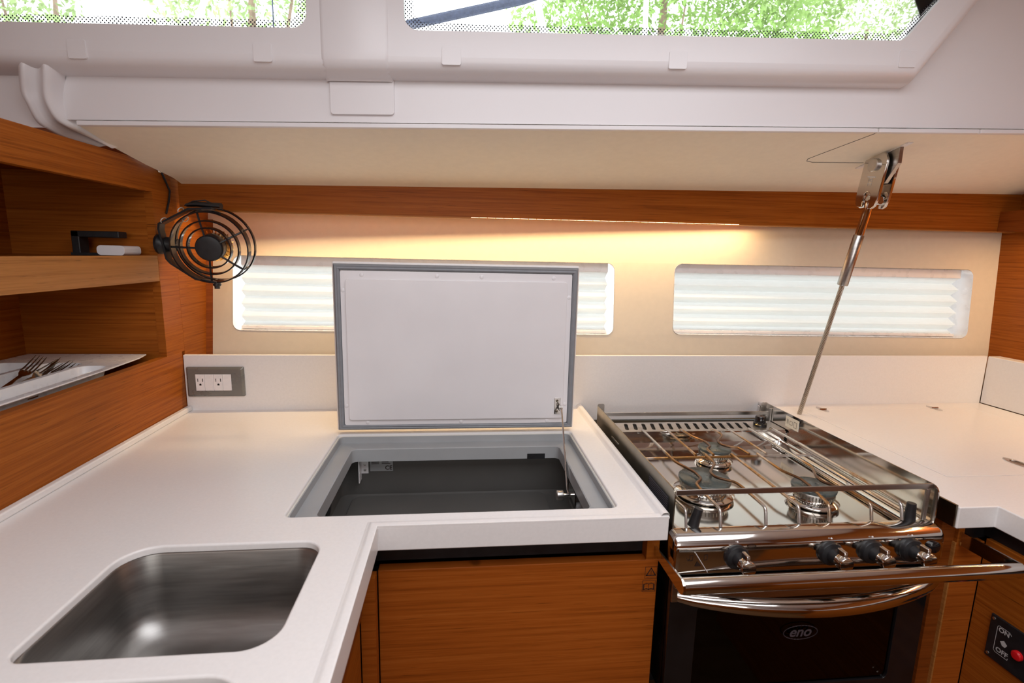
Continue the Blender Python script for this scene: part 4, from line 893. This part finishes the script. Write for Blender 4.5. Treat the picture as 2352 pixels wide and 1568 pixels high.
def tree(base_, h, blobs, nleaf, lm, lab, lean=.1):
    t = thing('tree', base_, lab, 'tree', 'trees on the shore'); b = Vector(base_)
    obj('trunk', MB().tube([b, b+Vector((lean*.3, 0, h*.4)), b+Vector((lean, .1, h*.8)), b+Vector((lean*1.4, .1, h))], [.12, .09, .06, .02], 10), 'bark', t)
    for c, r in blobs[:2]:
        c = Vector(c); s0 = b+Vector((lean*.5, 0, h*.45)); obj('branch', MB().tube([s0, s0.lerp(c, .5)+Vector((0, 0, .1)), c], [.05, .03, .01], 8), 'bark', t)
    V = []; F = []; rnd = random.Random(len(lab)+nleaf)
    for i in range(nleaf):
        c, r = blobs[i % len(blobs)]
        while True:
            p = Vector((rnd.uniform(-1, 1), rnd.uniform(-1, 1), rnd.uniform(-1, 1)))
            if p.length < 1: break
        p = Vector(c)+Vector((p.x*r[0], p.y*r[1], p.z*r[2])); a = Vector((rnd.gauss(0, 1), rnd.gauss(0, 1), rnd.gauss(0, 1)-.5)).normalized(); q = a.orthogonal().normalized(); q = q*math.cos(i)+a.cross(q)*math.sin(i)
        L_ = rnd.uniform(.05, .10); k = len(V); V += [p, p+a*L_*.5+q*L_*.2, p+a*L_, p+a*L_*.5-q*L_*.2]; F.append((k, k+1, k+2, k+3))
    mb = MB(); mb.v = [tuple(v) for v in V]; mb.f = F
    obj('foliage', mb, lm, t, recalc=False, kind='stuff')
tree((2.35, 4.8, -2.4), 6.4, [((2.6, 4.6, 3.2), (1.3, .9, 1.0)), ((1.5, 4.9, 3.3), (.9, .8, .8)), ((3.6, 4.7, 3.3), (.9, .7, .8)), ((3.0, 4.5, 4.2), (1.4, 1, .8))], 15000, 'leaf', 'dense green tree outside the right coachroof window')
tree((6.3, 6.6, -2.4), 6.4, [((6.0, 6.4, 3.6), (1.2, .7, 1.0)), ((7.1, 6.6, 4.2), (1.1, .8, .9)), ((5.3, 6.7, 4.4), (.9, .7, .7))], 5500, 'leaf_pale', 'loose pale tree at the right end of the right coachroof window')
tree((-2.3, 5.0, -2.4), 6.0, [((-2.3, 4.8, 3.1), (.9, .7, .8)), ((-1.6, 4.9, 3.5), (.6, .6, .5)), ((-3.0, 5.2, 3.6), (.7, .6, .5))], 4200, 'leaf_pale', 'pale leafy tree outside the left coachroof window')
tree((-4.6, 5.4, -2.4), 5.6, [((-4.5, 4.8, 2.9), (.7, .6, .5)), ((-5.2, 5.2, 3.3), (.7, .6, .6))], 2200, 'leaf_pale', 'tree at the left edge of the left coachroof window')
